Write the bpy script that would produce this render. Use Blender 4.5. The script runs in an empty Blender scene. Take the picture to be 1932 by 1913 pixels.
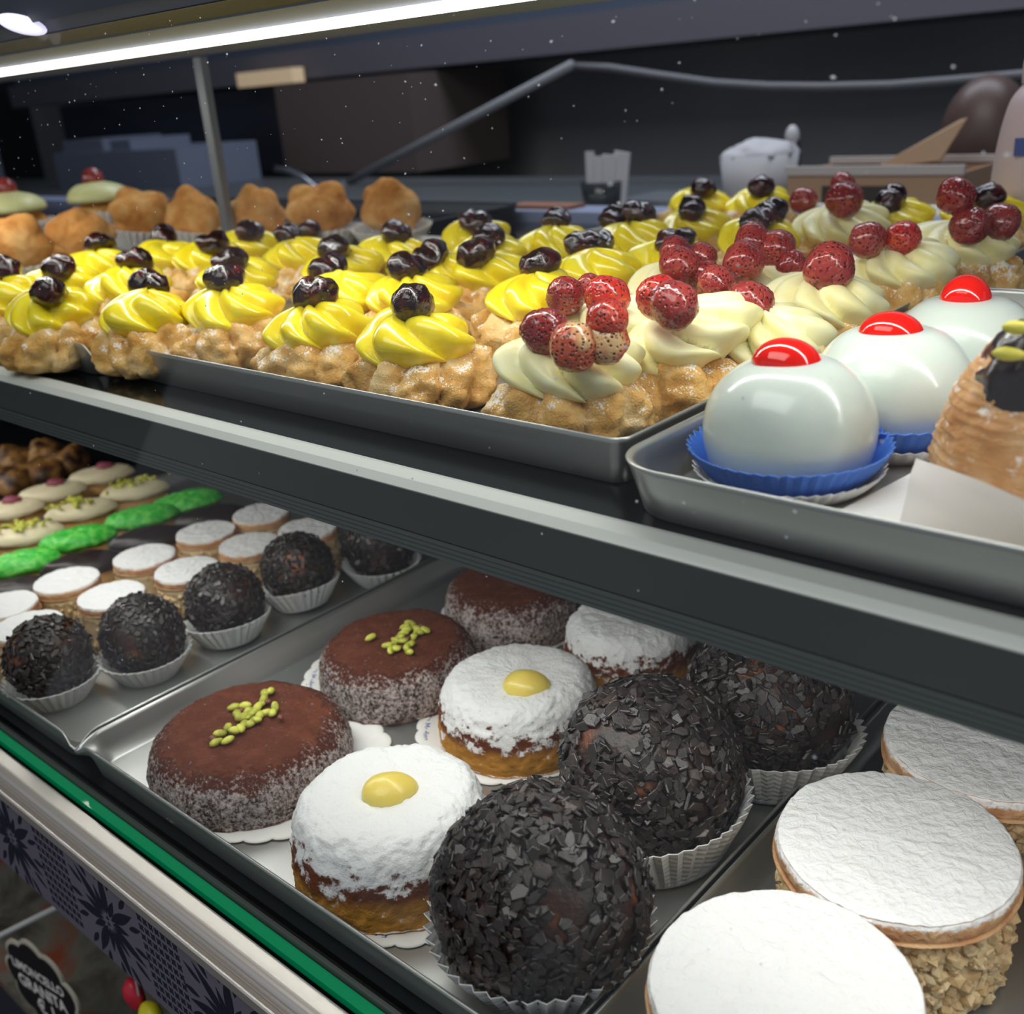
import bpy, math, random
import numpy as np
from mathutils import Matrix, Vector
PI = math.pi
S = bpy.context.scene
COL = S.collection

# ------------------------------------------------------------------ camera
F_PX, PCX, PCY = 1992.745, 966.0, 956.5
RM = np.array([[0.75033937, 0.65708273, -0.0723403], [0.19392753, -0.32341591, -0.92617183],
               [-0.63196752, 0.68091441, -0.37009812]]).T          # camera axes (right, down, forward) to room axes
EYE = Vector((0, 0, 1.30))
cam = bpy.data.objects.new('camera', bpy.data.cameras.new('camera'))
COL.objects.link(cam); S.camera = cam
right, down, fwd = [RM @ v for v in np.eye(3)]
M3 = Matrix([[right[i], -down[i], -fwd[i]] for i in range(3)])
cam.matrix_world = Matrix.Translation(EYE) @ M3.to_4x4()
cam.data.sensor_width = 36; cam.data.lens = F_PX / 1932 * 36
cam.data.clip_start = .01
cam.data.dof.use_dof = True; cam.data.dof.focus_distance = .47; cam.data.dof.aperture_fstop = 11

def at(px, py, z):
    """room point at height z that the photograph shows at pixel px,py"""
    d = RM @ np.array([(px - PCX) / F_PX, (py - PCY) / F_PX, 1.0])
    t = (z - EYE.z) / d[2]
    return Vector((d[0] * t, d[1] * t, z))

# ------------------------------------------------------------------ world, lamps, exposure
S.view_settings.view_transform = 'Standard'; S.view_settings.look = 'None'
S.view_settings.gamma = 1; S.view_settings.exposure = 0.22
try: S.view_settings.use_curve_mapping = False
except Exception: pass
W = bpy.data.worlds.new('world'); S.world = W; W.use_nodes = True
W.node_tree.nodes['Background'].inputs[0].default_value = (.62, .66, .75, 1)
W.node_tree.nodes['Background'].inputs[1].default_value = .36
def area(name, loc, target, sx, sy, power, col=(1, 1, 1)):
    l = bpy.data.lights.new(name, 'AREA'); l.shape = 'RECTANGLE'; l.size = sx; l.size_y = sy
    l.energy = power; l.color = col
    o = bpy.data.objects.new(name, l); COL.objects.link(o); o.location = loc
    o.rotation_euler = (Vector(target) - Vector(loc)).to_track_quat('-Z', 'Y').to_euler()
    return o
area('shop_ceiling_light', (-.35, -.55, 2.6), (-.35, .25, 1.0), 1.6, .9, 14.5, (1, .97, .93))
area('case_strip_light', (-.55, .368, 1.322), (-.55, .47, .9), 2.3, .012, 2.1, (1, .98, .93))
area('under_shelf_light', (-.45, .282, 1.1262), (-.45, .33, .9), 1.9, .006, 1.1, (1, .98, .94))
area('back_wall_fill', (-1.0, 1.5, 2.6), (-1.0, 1.8, 0), 2.2, .6, 24, (.85, .9, 1))  # added fill, no visible source: lifts the wall and things behind the case
S.cycles.max_bounces = 8; S.cycles.transparent_max_bounces = 12
S.cycles.caustics_reflective = False; S.cycles.caustics_refractive = False
S.cycles.sample_clamp_indirect = 4

# ------------------------------------------------------------------ noise
def _h(ix, iy, iz, s):
    n = (ix * 374761393 + iy * 668265263 + iz * 1440662683 + s * 974634777) & 0xffffffff
    n = ((n ^ (n >> 13)) * 1274126177) & 0xffffffff
    n = (n ^ (n >> 16)) & 0xffffffff
    return n / 4294967295.0 * 2 - 1
def vnoise(p, s=0):
    p = np.asarray(p, float); i = np.floor(p).astype(np.int64); f = p - i; f = f * f * (3 - 2 * f)
    r = 0
    for dx in (0, 1):
        for dy in (0, 1):
            for dz in (0, 1):
                w = (f[..., 0] if dx else 1 - f[..., 0]) * (f[..., 1] if dy else 1 - f[..., 1]) * (f[..., 2] if dz else 1 - f[..., 2])
                r = r + w * _h(i[..., 0] + dx, i[..., 1] + dy, i[..., 2] + dz, s)
    return r
def fbm(p, s=0, o=3):
    r, a = 0, 1.0
    for k in range(o):
        r = r + a * vnoise(np.asarray(p) * 2 ** k, s + k * 17); a *= .5
    return r

# ------------------------------------------------------------------ mesh helpers
def mesh(name, V, Fc, mats, smooth=True, midx=None):
    m = bpy.data.meshes.new(name)
    m.from_pydata([tuple(v) for v in V], [], [tuple(f) for f in Fc])
    for k in (mats if isinstance(mats, (list, tuple)) else [mats]): m.materials.append(k)
    if smooth: m.polygons.foreach_set('use_smooth', [True] * len(m.polygons))
    if midx is not None: m.polygons.foreach_set('material_index', list(midx))
    m.update(); return m
def link(name, me, parent=None, loc=(0, 0, 0), rot=(0, 0, 0), sc=(1, 1, 1)):
    o = bpy.data.objects.new(name, me); COL.objects.link(o)
    o.location = loc; o.rotation_euler = rot; o.scale = sc if not isinstance(sc, (int, float)) else (sc,) * 3
    if parent: o.parent = parent
    return o
def tag(o, label=None, cat=None, group=None, kind=None):
    if label: o['label'] = label
    if cat: o['category'] = cat
    if group: o['group'] = group
    if kind: o['kind'] = kind
    return o
def thing(name, label, cat, loc, rz=0, group=None):
    return tag(link(name, None, None, loc, (0, 0, rz)), label, cat, group)

class MB:
    def __init__(s): s.V, s.F, s.I = [], [], []
    def add(s, V, Fc, mi=0):
        b = len(s.V); s.V += [tuple(v) for v in V]
        s.F += [tuple(b + i for i in f) for f in Fc]; s.I += [mi] * len(Fc)
    def box(s, x0, x1, y0, y1, z0, z1, mi=0, M=None):
        V = [Vector(v) for v in [(x0, y0, z0), (x1, y0, z0), (x1, y1, z0), (x0, y1, z0), (x0, y0, z1), (x1, y0, z1), (x1, y1, z1), (x0, y1, z1)]]
        if M is not None: V = [M @ v for v in V]
        s.add(V, [(0, 3, 2, 1), (4, 5, 6, 7), (0, 1, 5, 4), (1, 2, 6, 5), (2, 3, 7, 6), (3, 0, 4, 7)], mi)
    def prof(s, pts, x0, x1, mi=0):
        """closed profile of (y,z) points extruded along X"""
        n = len(pts); V = [(x0, y, z) for y, z in pts] + [(x1, y, z) for y, z in pts]
        Fc = [(i, (i + 1) % n, n + (i + 1) % n, n + i) for i in range(n)] + [tuple(range(n))[::-1], tuple(range(n, 2 * n))]
        s.add(V, Fc, mi)
    def tube(s, P, r, n=10, mi=0):
        P = [Vector(p) for p in P]; rr = r if isinstance(r, (list, tuple)) else [r] * len(P); V = []
        for i, p in enumerate(P):
            t = (P[min(i + 1, len(P) - 1)] - P[max(i - 1, 0)]).normalized()
            a = t.orthogonal().normalized() if i == 0 else (a - t * a.dot(t)).normalized()
            b = t.cross(a)
            V += [p + (a * math.cos(2 * PI * k / n) + b * math.sin(2 * PI * k / n)) * rr[i] for k in range(n)]
        Fc = [(i * n + k, i * n + (k + 1) % n, (i + 1) * n + (k + 1) % n, (i + 1) * n + k) for i in range(len(P) - 1) for k in range(n)]
        Fc += [tuple(range(n))[::-1], tuple(range((len(P) - 1) * n, len(P) * n))]
        s.add(V, Fc, mi)
    def build(s, name, mats, parent=None, smooth=False, loc=(0, 0, 0), rot=(0, 0, 0)):
        return link(name, mesh(name, s.V, s.F, mats, smooth, s.I), parent, loc, rot)

def grid_faces(nv, nu, close_u=True):
    Fc = []
    for j in range(nv - 1):
        for i in range(nu if close_u else nu - 1):
            a, b = j * nu + i, j * nu + (i + 1) % nu
            Fc.append((a, b, b + nu, a + nu))
    return Fc
def lumps(v, s, k, amp):
    r = np.random.RandomState(s); D_ = r.normal(0, 1, (k, 3)); D_ /= np.linalg.norm(D_, axis=1)[:, None]
    u = v / np.linalg.norm(v, axis=1)[:, None]; g_ = np.exp((u @ D_.T - 1) * r.uniform(7, 15, k)) * r.uniform(.6, 1.1, k)
    return .86 + amp * g_.max(1) + .03 * vnoise(u * 4, s) + .02 * vnoise(u * 11, s + 1)
def rev(P, nu, disp=None):
    """surface of revolution through the (r,z) list P (bottom to top); disp(V,theta,t)->V; both ends capped"""
    P = np.array(P, float); nv = len(P); th = np.arange(nu) * 2 * PI / nu
    TH, T = np.meshgrid(th, np.linspace(0, 1, nv)); R = P[:, 0][:, None]; Zz = P[:, 1][:, None]
    V = np.stack([R * np.cos(TH), R * np.sin(TH), Zz + 0 * TH], -1)
    if disp: V = disp(V, TH, T)
    V = V.reshape(-1, 3); Fc = grid_faces(nv, nu)
    Fc += [tuple(range(nu))[::-1], tuple(range((nv - 1) * nu, nv * nu))]
    return V, Fc
def smoothprof(pts, n):
    """Catmull-Rom through control points, n samples"""
    p = np.array(pts, float); m = len(p) - 1; out = []
    for t in np.linspace(0, m, n):
        i = min(int(t), m - 1); f = t - i
        p0, p1, p2, p3 = p[max(i - 1, 0)], p[i], p[i + 1], p[min(i + 2, m)]
        v = .5 * (2 * p1 + (p2 - p0) * f + (2 * p0 - 5 * p1 + 4 * p2 - p3) * f * f + (3 * p1 - p0 - 3 * p2 + p3) * f ** 3)
        out.append((max(v[0], 1e-5), v[1]))
    return out
def ellipsoid(a, b, c, nu=24, nv=16, disp=None, cut=-1.0):
    """cut=-1 whole; cut=0 upper half"""
    t0 = math.asin(max(-1, cut)); ts = np.linspace(t0 + .02, PI / 2 - .02, nv)
    P = [(math.cos(t), math.sin(t)) for t in ts]
    V, Fc = rev(P, nu); V = V * np.array([a, b, c])
    if disp is not None: V = disp(V)
    return V, Fc

# ------------------------------------------------------------------ materials
def s2l(h):
    if isinstance(h, str): h = [int(h[i:i + 2], 16) / 255 for i in (0, 2, 4)]
    return tuple((c / 12.92 if c <= .04045 else ((c + .055) / 1.055) ** 2.4) for c in h) + (1,)
class Mat:
    def __init__(s, name, col='808080', rough=.5, metal=0, **kw):
        s.m = bpy.data.materials.new(name); s.m.use_nodes = True; s.nt = s.m.node_tree
        s.p = s.nt.nodes['Principled BSDF']
        s.set(col, rough, metal, **kw)
    def set(s, col, rough, metal, sss=0, sr=.004, coat=0, spec=.5, trans=0, emit=None, es=0):
        I = s.p.inputs
        I['Base Color'].default_value = s2l(col); I['Roughness'].default_value = rough; I['Metallic'].default_value = metal
        I['Specular IOR Level'].default_value = spec; I['Coat Weight'].default_value = coat; I['Coat Roughness'].default_value = .08
        I['Transmission Weight'].default_value = trans
        if sss:
            I['Subsurface Weight'].default_value = sss; I['Subsurface Radius'].default_value = (1, .7, .4); I['Subsurface Scale'].default_value = sr
        if emit: I['Emission Color'].default_value = s2l(emit); I['Emission Strength'].default_value = es
    def n(s, t, **kw):
        nd = s.nt.nodes.new('ShaderNode' + t)
        for k, v in kw.items():
            if hasattr(nd, k): setattr(nd, k, v)
            else: nd.inputs[k.replace('_', ' ')].default_value = v
        return nd
    def l(s, a, b): s.nt.links.new(a, b)
    def co(s):
        if not hasattr(s, '_co'):
            tc = s.n('TexCoord'); oi = s.n('ObjectInfo'); ad = s.n('VectorMath', operation='MULTIPLY_ADD')
            cb = s.n('CombineXYZ'); s.l(oi.outputs['Random'], cb.inputs[0]); s.l(oi.outputs['Random'], cb.inputs[1])
            s.l(cb.outputs[0], ad.inputs[0]); ad.inputs[1].default_value = (3, 5, 0); s.l(tc.outputs['Object'], ad.inputs[2])
            s._co = ad.outputs[0]
        return s._co
    def noise(s, scale, detail=3, rough=.55, dist=0):
        nd = s.n('TexNoise'); nd.inputs['Scale'].default_value = scale; nd.inputs['Detail'].default_value = detail
        nd.inputs['Roughness'].default_value = rough; nd.inputs['Distortion'].default_value = dist
        s.l(s.co(), nd.inputs['Vector']); return nd.outputs['Fac']
    def vor(s, scale, feat='F1'):
        nd = s.n('TexVoronoi', feature=feat); nd.inputs['Scale'].default_value = scale
        s.l(s.co(), nd.inputs['Vector']); return nd.outputs['Distance']
    def math(s, op, a, b=0, c=0):
        nd = s.n('Math', operation=op)
        for i, v in enumerate((a, b, c)):
            if isinstance(v, (int, float)): nd.inputs[i].default_value = v
            else: s.l(v, nd.inputs[i])
        return nd.outputs[0]
    def ss(s, v, lo, hi):
        nd = s.n('MapRange', interpolation_type='SMOOTHSTEP'); s.l(v, nd.inputs[0])
        nd.inputs[1].default_value = lo; nd.inputs[2].default_value = hi; return nd.outputs[0]
    def mix(s, f, a, b):
        nd = s.n('Mix', data_type='RGBA')
        s.l(f, nd.inputs[0])
        for i, v in ((6, a), (7, b)):
            if isinstance(v, str): nd.inputs[i].default_value = s2l(v)
            else: s.l(v, nd.inputs[i])
        return nd.outputs[2]
    def ramp(s, f, *st):
        nd = s.n('ValToRGB'); e = nd.color_ramp.elements
        for i, (p, c) in enumerate(st):
            if i >= 2: e.new(p)
            e[i].position = p
        for i, (p, c) in enumerate(st): e[i].color = s2l(c)
        s.l(f, nd.inputs[0]); return nd.outputs[0]
    def col(s, v): s.l(v, s.p.inputs['Base Color']); return s
    def rgh(s, v): s.l(v, s.p.inputs['Roughness']); return s
    def bump(s, v, st=.5, d=.001):
        nd = s.n('Bump'); nd.inputs['Strength'].default_value = st; nd.inputs['Distance'].default_value = d
        s.l(v, nd.inputs['Height'])
        if s.p.inputs['Normal'].is_linked: s.l(s.p.inputs['Normal'].links[0].from_socket, nd.inputs['Normal'])
        s.l(nd.outputs[0], s.p.inputs['Normal']); return s
    def upz(s):
        tc = s.n('TexCoord'); sp = s.n('SeparateXYZ'); s.l(tc.outputs['Normal'], sp.inputs[0]); return sp.outputs[2]
    def posz(s):
        tc = s.n('TexCoord'); sp = s.n('SeparateXYZ'); s.l(tc.outputs['Object'], sp.inputs[0]); return sp.outputs[2]

def choux_mat(name, base, dark, light, sugar=.5):
    m = Mat(name, base, .85, 0, sss=.08, sr=.002, spec=.08)
    c = m.ramp(m.noise(55, 5, .6), (.3, dark), (.5, base), (.68, light))
    fine = m.noise(420, 3, .6)
    f = m.math('ADD', m.math('MULTIPLY', m.upz(), .30), m.math('MULTIPLY', m.noise(75, 4, .65), 1.15))
    spk = m.math('SUBTRACT', 1.0, m.vor(900))
    f = m.math('ADD', f, m.math('ADD', m.math('MULTIPLY', fine, .55), m.math('MULTIPLY', spk, .38)))
    m.col(m.mix(m.ss(f, 1.58 - sugar * .42, 1.68 - sugar * .42), c, 'f6f2ee'))
    m.bump(m.noise(260, 5, .7), .9, .0016)
    m.bump(spk, .35, .0006); return m.m
M = {}
M['choux'] = choux_mat('baked_choux', 'e6b870', 'c48d47', 'f2d6a2', .62)
M['puff'] = choux_mat('golden_puff', 'dc9e5a', 'b4723a', 'e8bc80', .0)
def cream(name, c, c2, rough, coat):
    m = Mat(name, c, rough, 0, sss=.35, sr=.004, coat=coat)
    m.col(m.mix(m.ss(m.noise(70, 2), .35, .65), c, c2)); m.bump(m.noise(110, 3), .25, .001); return m.m
M['custard'] = cream('yellow_custard', 'f8e635', 'f0d91c', .24, .45)
M['pale_cream'] = cream('pale_cream', 'faf5c8', 'f4ecae', .42, .1)
m = Mat('amarena_cherry', '2a0608', .12, 0, coat=.6); m.col(m.mix(m.ss(m.noise(120, 3), .45, .7), '1c0407', '4a0b10')); m.bump(m.noise(150, 4, .6, .6), .7, .002); M['cherry'] = m.m
def berry_mat(name, a, b):
    m = Mat(name, a, .2, 0, coat=.5, sss=.1, sr=.002)
    d = m.vor(560); seed = m.ss(d, .20, .34)
    c = m.mix(m.ss(m.noise(60, 2), .42, .6), a, b)
    m.col(m.mix(seed, '4e0a0c', c)); m.bump(m.ss(d, .1, .5), .8, .0012); return m.m
M['berry'] = berry_mat('wild_strawberry_red', 'b8201c', 'd2452c')
M['berry_dark'] = berry_mat('wild_strawberry_dark', '8c2524', 'a23a34')
M['berry_pale'] = berry_mat('wild_strawberry_pale', 'e9bd86', 'cf5a3a')
m = Mat('white_glaze', 'd3ddd6', .22, 0, sss=.4, sr=.01, coat=.35); m.bump(m.noise(40, 2), .08, .001); M['glaze'] = m.m
m = Mat('candied_cherry', 'ec1a0c', .1, 0, sss=.3, sr=.006, coat=.6); M['candied'] = m.m
m = Mat('candied_lemon', 'ead268', .32, 0, sss=.4, sr=.006, coat=.1); m.bump(m.noise(500, 2), .3, .0006); M['lemon'] = m.m
def sugar_mat(name, scale=230, st=.9, d=.0016):
    m = Mat(name, 'ebebeb', .85, 0, spec=.2, sss=.1, sr=.002)
    m.bump(m.noise(scale, 4, .55, .3), st, d); m.bump(m.vor(1500), .25, .0004); return m
M['sugar'] = sugar_mat('icing_sugar').m
m = Mat('biscuit', 'd2a274', .7, 0, spec=.3, sss=.1, sr=.003)       # sandwich biscuit: tan edge with icing sugar on top
f = m.math('ADD', m.math('MULTIPLY', m.upz(), 1.0), m.math('MULTIPLY', m.noise(500, 3), .7))
f = m.math('ADD', f, m.math('MULTIPLY', m.noise(45, 2), .25))
zz = m.ss(m.math('ADD', m.posz(), m.math('MULTIPLY', m.noise(120, 3), .0025)), .0048, .0066)
m.col(m.mix(m.math('MULTIPLY', m.ss(f, .62, .86), zz), m.mix(m.ss(m.noise(60, 3), .35, .65), 'd9ad80', 'c08a5e'), 'eeeded'))
m.bump(m.noise(210, 4, .55, .4), .9, .0022); m.bump(m.vor(1500), .2, .0004); M['biscuit'] = m.m
m = Mat('filling', 'e0c79a', .7); m.bump(m.noise(300, 3), .6, .001); M['filling'] = m.m
m = Mat('nut_crumb', 'd8bb8c', .6, 0, sss=.2, sr=.003); oi = m.n('ObjectInfo')
m.col(m.ramp(m.noise(90, 2), (.3, 'b99562'), (.5, 'd9bc8e'), (.7, 'ead6ae'))); m.bump(m.noise(500, 2), .4, .0006); M['crumb'] = m.m
m = Mat('dark_flake', '241e1d', .38, 0, spec=.6); m.col(m.ramp(m.noise(70, 2), (.3, '191514'), (.52, '2e2827'), (.72, '4a3e39'))); m.bump(m.noise(600, 3), .35, .0005); M['flake'] = m.m
m = Mat('ganache', '4a2a1c', .45, 0); m.col(m.ramp(m.noise(45, 3), (.4, '17100d'), (.58, '3a2015'), (.72, '9a5a30'))); m.bump(m.noise(200, 3), .6, .0015); M['ganache'] = m.m
def cake_mat(name, topc, sidea, sideb, white):
    m = Mat(name, topc, .9, 0, spec=.15)
    up = m.upz(); grain = m.noise(520, 6, .7); big = m.noise(90, 3, .6)
    side = m.mix(m.ss(m.noise(240, 4, .65), .42, .6), sidea, sideb)
    if white:      # icing sugar on top, browned crust then yellow crumb lower down
        z = m.posz()
        side = m.mix(m.ss(m.math('ADD', z, m.math('MULTIPLY', big, .006)), .013, .022), 'c98f3c', sidea)
        f = m.math('ADD', m.math('MULTIPLY', up, .55), m.math('ADD', m.math('MULTIPLY', big, .8), m.math('MULTIPLY', grain, .55)))
        f = m.math('ADD', f, m.math('MULTIPLY', z, 9.0))
        m.col(m.mix(m.ss(f, .93, 1.08), side, 'ececec'))
    else:
        g = m.math('ADD', m.math('MULTIPLY', grain, 1.0), m.math('MULTIPLY', big, .35))
        edge = m.math('SUBTRACT', 1.0, m.ss(up, .25, .97)); side = m.mix(m.ss(up, .25, .6), side, '50291c')
        sug = m.mix(m.ss(m.math('ADD', g, m.math('MULTIPLY', edge, .16)), .70, .98), side, 'c9bcb8')
        top = m.mix(m.ss(m.noise(120, 4), .4, .7), topc, '6e3d2a')
        m.col(m.mix(m.ss(m.math('ADD', up, m.math('MULTIPLY', m.noise(420, 4), .34)), 1.06, 1.17), sug, top))
    m.bump(m.noise(500, 4, .6), .7, .0012); return m.m
M['cocoa'] = cake_mat('cocoa_cake', '5e3222', '261a17', '54403b', False)
M['sugarcake'] = cake_mat('sugared_cake', 'f2f2f2', '6e3a22', '6e3a22', True)
m = Mat('pistachio', 'b9c23e', .45, 0, sss=.2, sr=.002); m.col(m.mix(m.ss(m.noise(130, 2), .42, .62), 'd4d658', 'a3a43a')); M['pistachio'] = m.m
M['pistachio_skin'] = Mat('pistachio_skin', '7a4a3a', .5).m
m = Mat('paper', 'f0eeea', .75, 0, sss=.2, sr=.002); M['paper'] = m.m
m = Mat('cup_paper', 'e9e7e4', .7, 0, sss=.3, sr=.002, spec=.3); w = m.n('TexWave', bands_direction='Z'); w.inputs['Scale'].default_value = 95; w.inputs['Distortion'].default_value = 1.2
tc = m.n('TexCoord'); m.l(tc.outputs['Object'], w.inputs['Vector']); m.bump(w.outputs['Fac'], .35, .0004); M['cup'] = m.m
M['blue_paper'] = Mat('blue_paper', '3f78d8', .6, 0, sss=.3, sr=.002).m
M['kraft'] = Mat('kraft_paper', 'b09278', .8).m
M['parchment'] = Mat('parchment', 'e6dfda', .6, 0, sss=.3, sr=.003).m
M['ink'] = Mat('blue_ink', '5a6fb4', .7).m
def steel(name, col, rough, stretch=(6, 220, 220), var=.08):
    m = Mat(name, col, rough, 1.0)
    tc = m.n('TexCoord'); mp = m.n('Mapping'); mp.inputs['Scale'].default_value = stretch; m.l(tc.outputs['Object'], mp.inputs[0])
    nz = m.n('TexNoise'); nz.inputs['Scale'].default_value = 1; nz.inputs['Detail'].default_value = 4; m.l(mp.outputs[0], nz.inputs['Vector'])
    m.rgh(m.math('ADD', m.math('MULTIPLY', nz.outputs['Fac'], var * 2), rough - var)); m.bump(nz.outputs['Fac'], .06, .0004)
    return m
M['tray'] = steel('tray_steel', 'c2c4c2', .36, (12, 12, 200)).m; M['tray'].node_tree.nodes['Principled BSDF'].inputs['Metallic'].default_value = .85
M['tray_dark'] = steel('dark_tray_steel', '4a4d52', .4).m
M['rail'] = steel('brushed_rail', 'e2dcd4', .36, (3, 900, 900), .1).m; M['rail'].node_tree.nodes['Principled BSDF'].inputs['Metallic'].default_value = .8
M['trim'] = Mat('aluminium_trim', 'bfc3c0', .5, .1).m
M['fascia'] = Mat('grey_fascia', '4a504f', .42, .35).m
m = Mat('black_shelf_glass', '0b0d0e', .09, 0, spec=.7); m.bump(m.noise(8, 2), .04, .002); M['shelf'] = m.m
M['black'] = Mat('black_plastic', '0d1011', .3).m
m = steel('deck_steel', '3c4043', .3, (3, 60, 3)); M['deck'] = m.m
m = Mat('green_glass_edge', '00a86c', .15, 0, coat=.6, sss=.2, sr=.004); M['green'] = m.m
m = Mat('led', 'ffffff', .5, 0, emit='fffaf0', es=3.2); M['led'] = m.m
M['canopy'] = Mat('canopy_grey', '7f89a6', .6, 0).m
M['canopy_dark'] = Mat('canopy_dark', '343a46', .5, 0).m
# clear glass
g = bpy.data.materials.new('clear_glass'); g.use_nodes = True; nt = g.node_tree
for nn in list(nt.nodes):
    if nn.type != 'OUTPUT_MATERIAL': nt.nodes.remove(nn)
tr = nt.nodes.new('ShaderNodeBsdfTransparent'); tr.inputs[0].default_value = (.97, .985, .98, 1)
gl = nt.nodes.new('ShaderNodeBsdfGlossy'); gl.inputs['Roughness'].default_value = .01
lw = nt.nodes.new('ShaderNodeLayerWeight'); pw = nt.nodes.new('ShaderNodeMath'); pw.operation = 'POWER'; pw.inputs[1].default_value = 4.5
fr = nt.nodes.new('ShaderNodeMath'); fr.operation = 'MULTIPLY_ADD'; fr.inputs[1].default_value = .35; fr.inputs[2].default_value = .018; mx = nt.nodes.new('ShaderNodeMixShader')
lw.inputs[0].default_value = .5; nt.links.new(lw.outputs['Facing'], pw.inputs[0]); nt.links.new(pw.outputs[0], fr.inputs[0])
nt.links.new(fr.outputs[0], mx.inputs[0]); nt.links.new(tr.outputs[0], mx.inputs[1]); nt.links.new(gl.outputs[0], mx.inputs[2])
nt.links.new(mx.outputs[0], nt.nodes['Material Output'].inputs[0]); M['glass'] = g

# ------------------------------------------------------------------ room setting
SH = 1.155      # top of the upper shelf
DK = 0.960      # lower deck
TW = .003       # tray sheet stands this much off its support
def struct(name, mb, mats, **k):
    o = mb.build(name, mats, **k); o['kind'] = 'structure'; return o
b = MB(); b.box(-5, 3, -2.5, 4.2, -.05, 0)
m = Mat('floor_tile', '4a4742', .35); m.col(m.mix(m.ss(m.noise(3, 3), .4, .6), '4a4742', '57534d')); struct('floor', b, m.m)
b = MB(); b.box(-5, 3, -2.5, 4.2, 2.8, 2.85); struct('ceiling', b, Mat('ceiling_paint', '8a8c90', .9).m)
m = Mat('back_wall_paint', '9a9ca2', .8); m.col(m.mix(m.ss(m.noise(1.5, 2), .35, .65), '8c8e96', 'a4a6aa'))
b = MB(); b.box(-5, 3, 2.4, 2.5, 0, 2.8); struct('wall_back', b, m.m)
b = MB(); b.box(-5.1, -5, -2.5, 2.5, 0, 2.8); struct('wall_left', b, Mat('side_wall_paint', '23262f', .8).m)

# ------------------------------------------------------------------ display case (one thing, many parts)
X0, X1 = -2.2, .55
case = thing('display_case', 'refrigerated pastry display case with slanted glass front, dark shelf and steel rail', 'display case', (0, 0, 0))
b = MB(); b.box(X0, X1, .2755, .97, SH - .010, SH); b.build('upper_shelf', M['shelf'], case)
b = MB(); b.box(X0, X1, .93, .985, SH - .012, SH + .012); tag(b.build('rear_ledge', M['canopy'], case), 'grey ledge along the back of the shelf')
# shelf front profile: bevelled light trim, dark flat fascia, grooved lower lip
b = MB(); b.prof([(.2755, SH + .0004), (.2685, SH - .0004), (.2650, SH - .0030), (.2652, SH - .0036), (.278, SH - .006), (.278, SH)], X0, X1)
tag(b.build('shelf_trim', M['trim'], case), 'pale aluminium strip along the shelf front')
b = MB(); b.prof([(.2652, SH - .0036), (.2665, SH - .0228), (.278, SH - .0228), (.278, SH - .0036)], X0, X1); b.build('shelf_fascia', M['fascia'], case)
for k in range(4):
    b = MB(); z = SH - .0236 - k * .0021; b.prof([(.2670, z), (.2664, z - .0017), (.278, z - .0017), (.278, z)], X0, X1); b.build('groove_strip', M['fascia'], case)
b = MB(); b.box(X0, X1, .2682, .278, SH - .0318, SH - .0228); b.build('groove_backing', M['black'], case)
b = MB(); b.box(X0, X1, .278, .286, SH - .026, SH - .010); b.build('lamp_channel', M['fascia'], case)
b = MB(); b.box(X0, X1, .2795, .2845, SH - .028, SH - .026); b.build('shelf_lamp', M['led'], case)
# lower deck and its front channel
b = MB(); b.box(X0, X1, .1965, .97, DK - .02, DK); b.build('lower_deck', M['deck'], case)
b = MB(); b.prof([(.1905, DK - .012), (.1912, DK - .0012), (.1930, DK - .0006), (.1936, DK - .012)], X0, X1); tag(b.build('deck_lip', M['fascia'], case), 'grey strip beside the green glass edge')
b = MB(); b.prof([(.1852, DK - .0075), (.1852, DK - .0035), (.1905, DK - .0035), (.1905, DK - .010)], X0, X1); tag(b.build('glass_edge', M['green'], case), 'bright green glass edge strip')
b = MB(); b.box(X0, X1, .172, .1965, DK - .022, DK - .011); b.build('glass_gasket', M['black'], case)
# front rail
arc = [(.1762 - .0050 * math.sin(a), DK - .0116 + .0050 * math.cos(a)) for a in np.linspace(0, PI / 2, 9)]
b = MB(); b.prof([(.1830, DK - .0066)] + arc + [(.1712, DK - .022), (.1830, DK - .022)], X0, X1)
tag(b.build('front_rail', M['rail'], case, smooth=False), 'brushed steel front rail')
b = MB(); b.prof([(.1722, DK - .0118), (.1702, DK - .0120), (.1698, DK - .0136), (.1722, DK - .0142)], X0, X1); b.build('rail_bead', M['rail'], case)
b = MB(); b.prof([(.1722, DK - .0150), (.1674, DK - .0150), (.1668, DK - .0158), (.1668, DK - .0212), (.1722, DK - .0212)], X0, X1); b.build('rail_edge', M['rail'], case)
b = MB(); b.box(X0, X1, .1680, .1700, DK - .0835, DK - .0212)
pan = tag(b.build('patterned_panel', Mat('panel_lilac', '6b6775', .35).m, case), 'lilac grey panel printed with navy flowers')
b = MB(); b.box(X0, X1, .1700, .95, DK - .086, DK - .022); b.build('case_underside', M['black'], case)
navy = Mat('navy_print', '15182e', .4).m
def petal(mb, cx, cz, a, r0, r1, w):
    n = 7; V = []
    d = Vector((math.cos(a), math.sin(a))); e = Vector((-d.y, d.x))
    for k in range(n):
        t = k / (n - 1); c = Vector((cx, cz)) + d * (r0 + (r1 - r0) * t); ww = w * math.sin(PI * t ** .8) + .00005
        V.append((c + e * ww, c - e * ww))
    zt, zb = DK - .0218, DK - .0828
    pts = [p for p, _ in V] + [q for _, q in reversed(V)]
    pts = [(p.x, min(max(p.y, zb), zt)) for p in pts]
    m_ = len(pts); y = .1678
    mb.add([(x, y, z) for x, z in pts] + [(x, .1680, z) for x, z in pts],
           [tuple(range(m_))] + [(i, m_ + i, m_ + (i + 1) % m_, (i + 1) % m_) for i in range(m_)])
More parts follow.
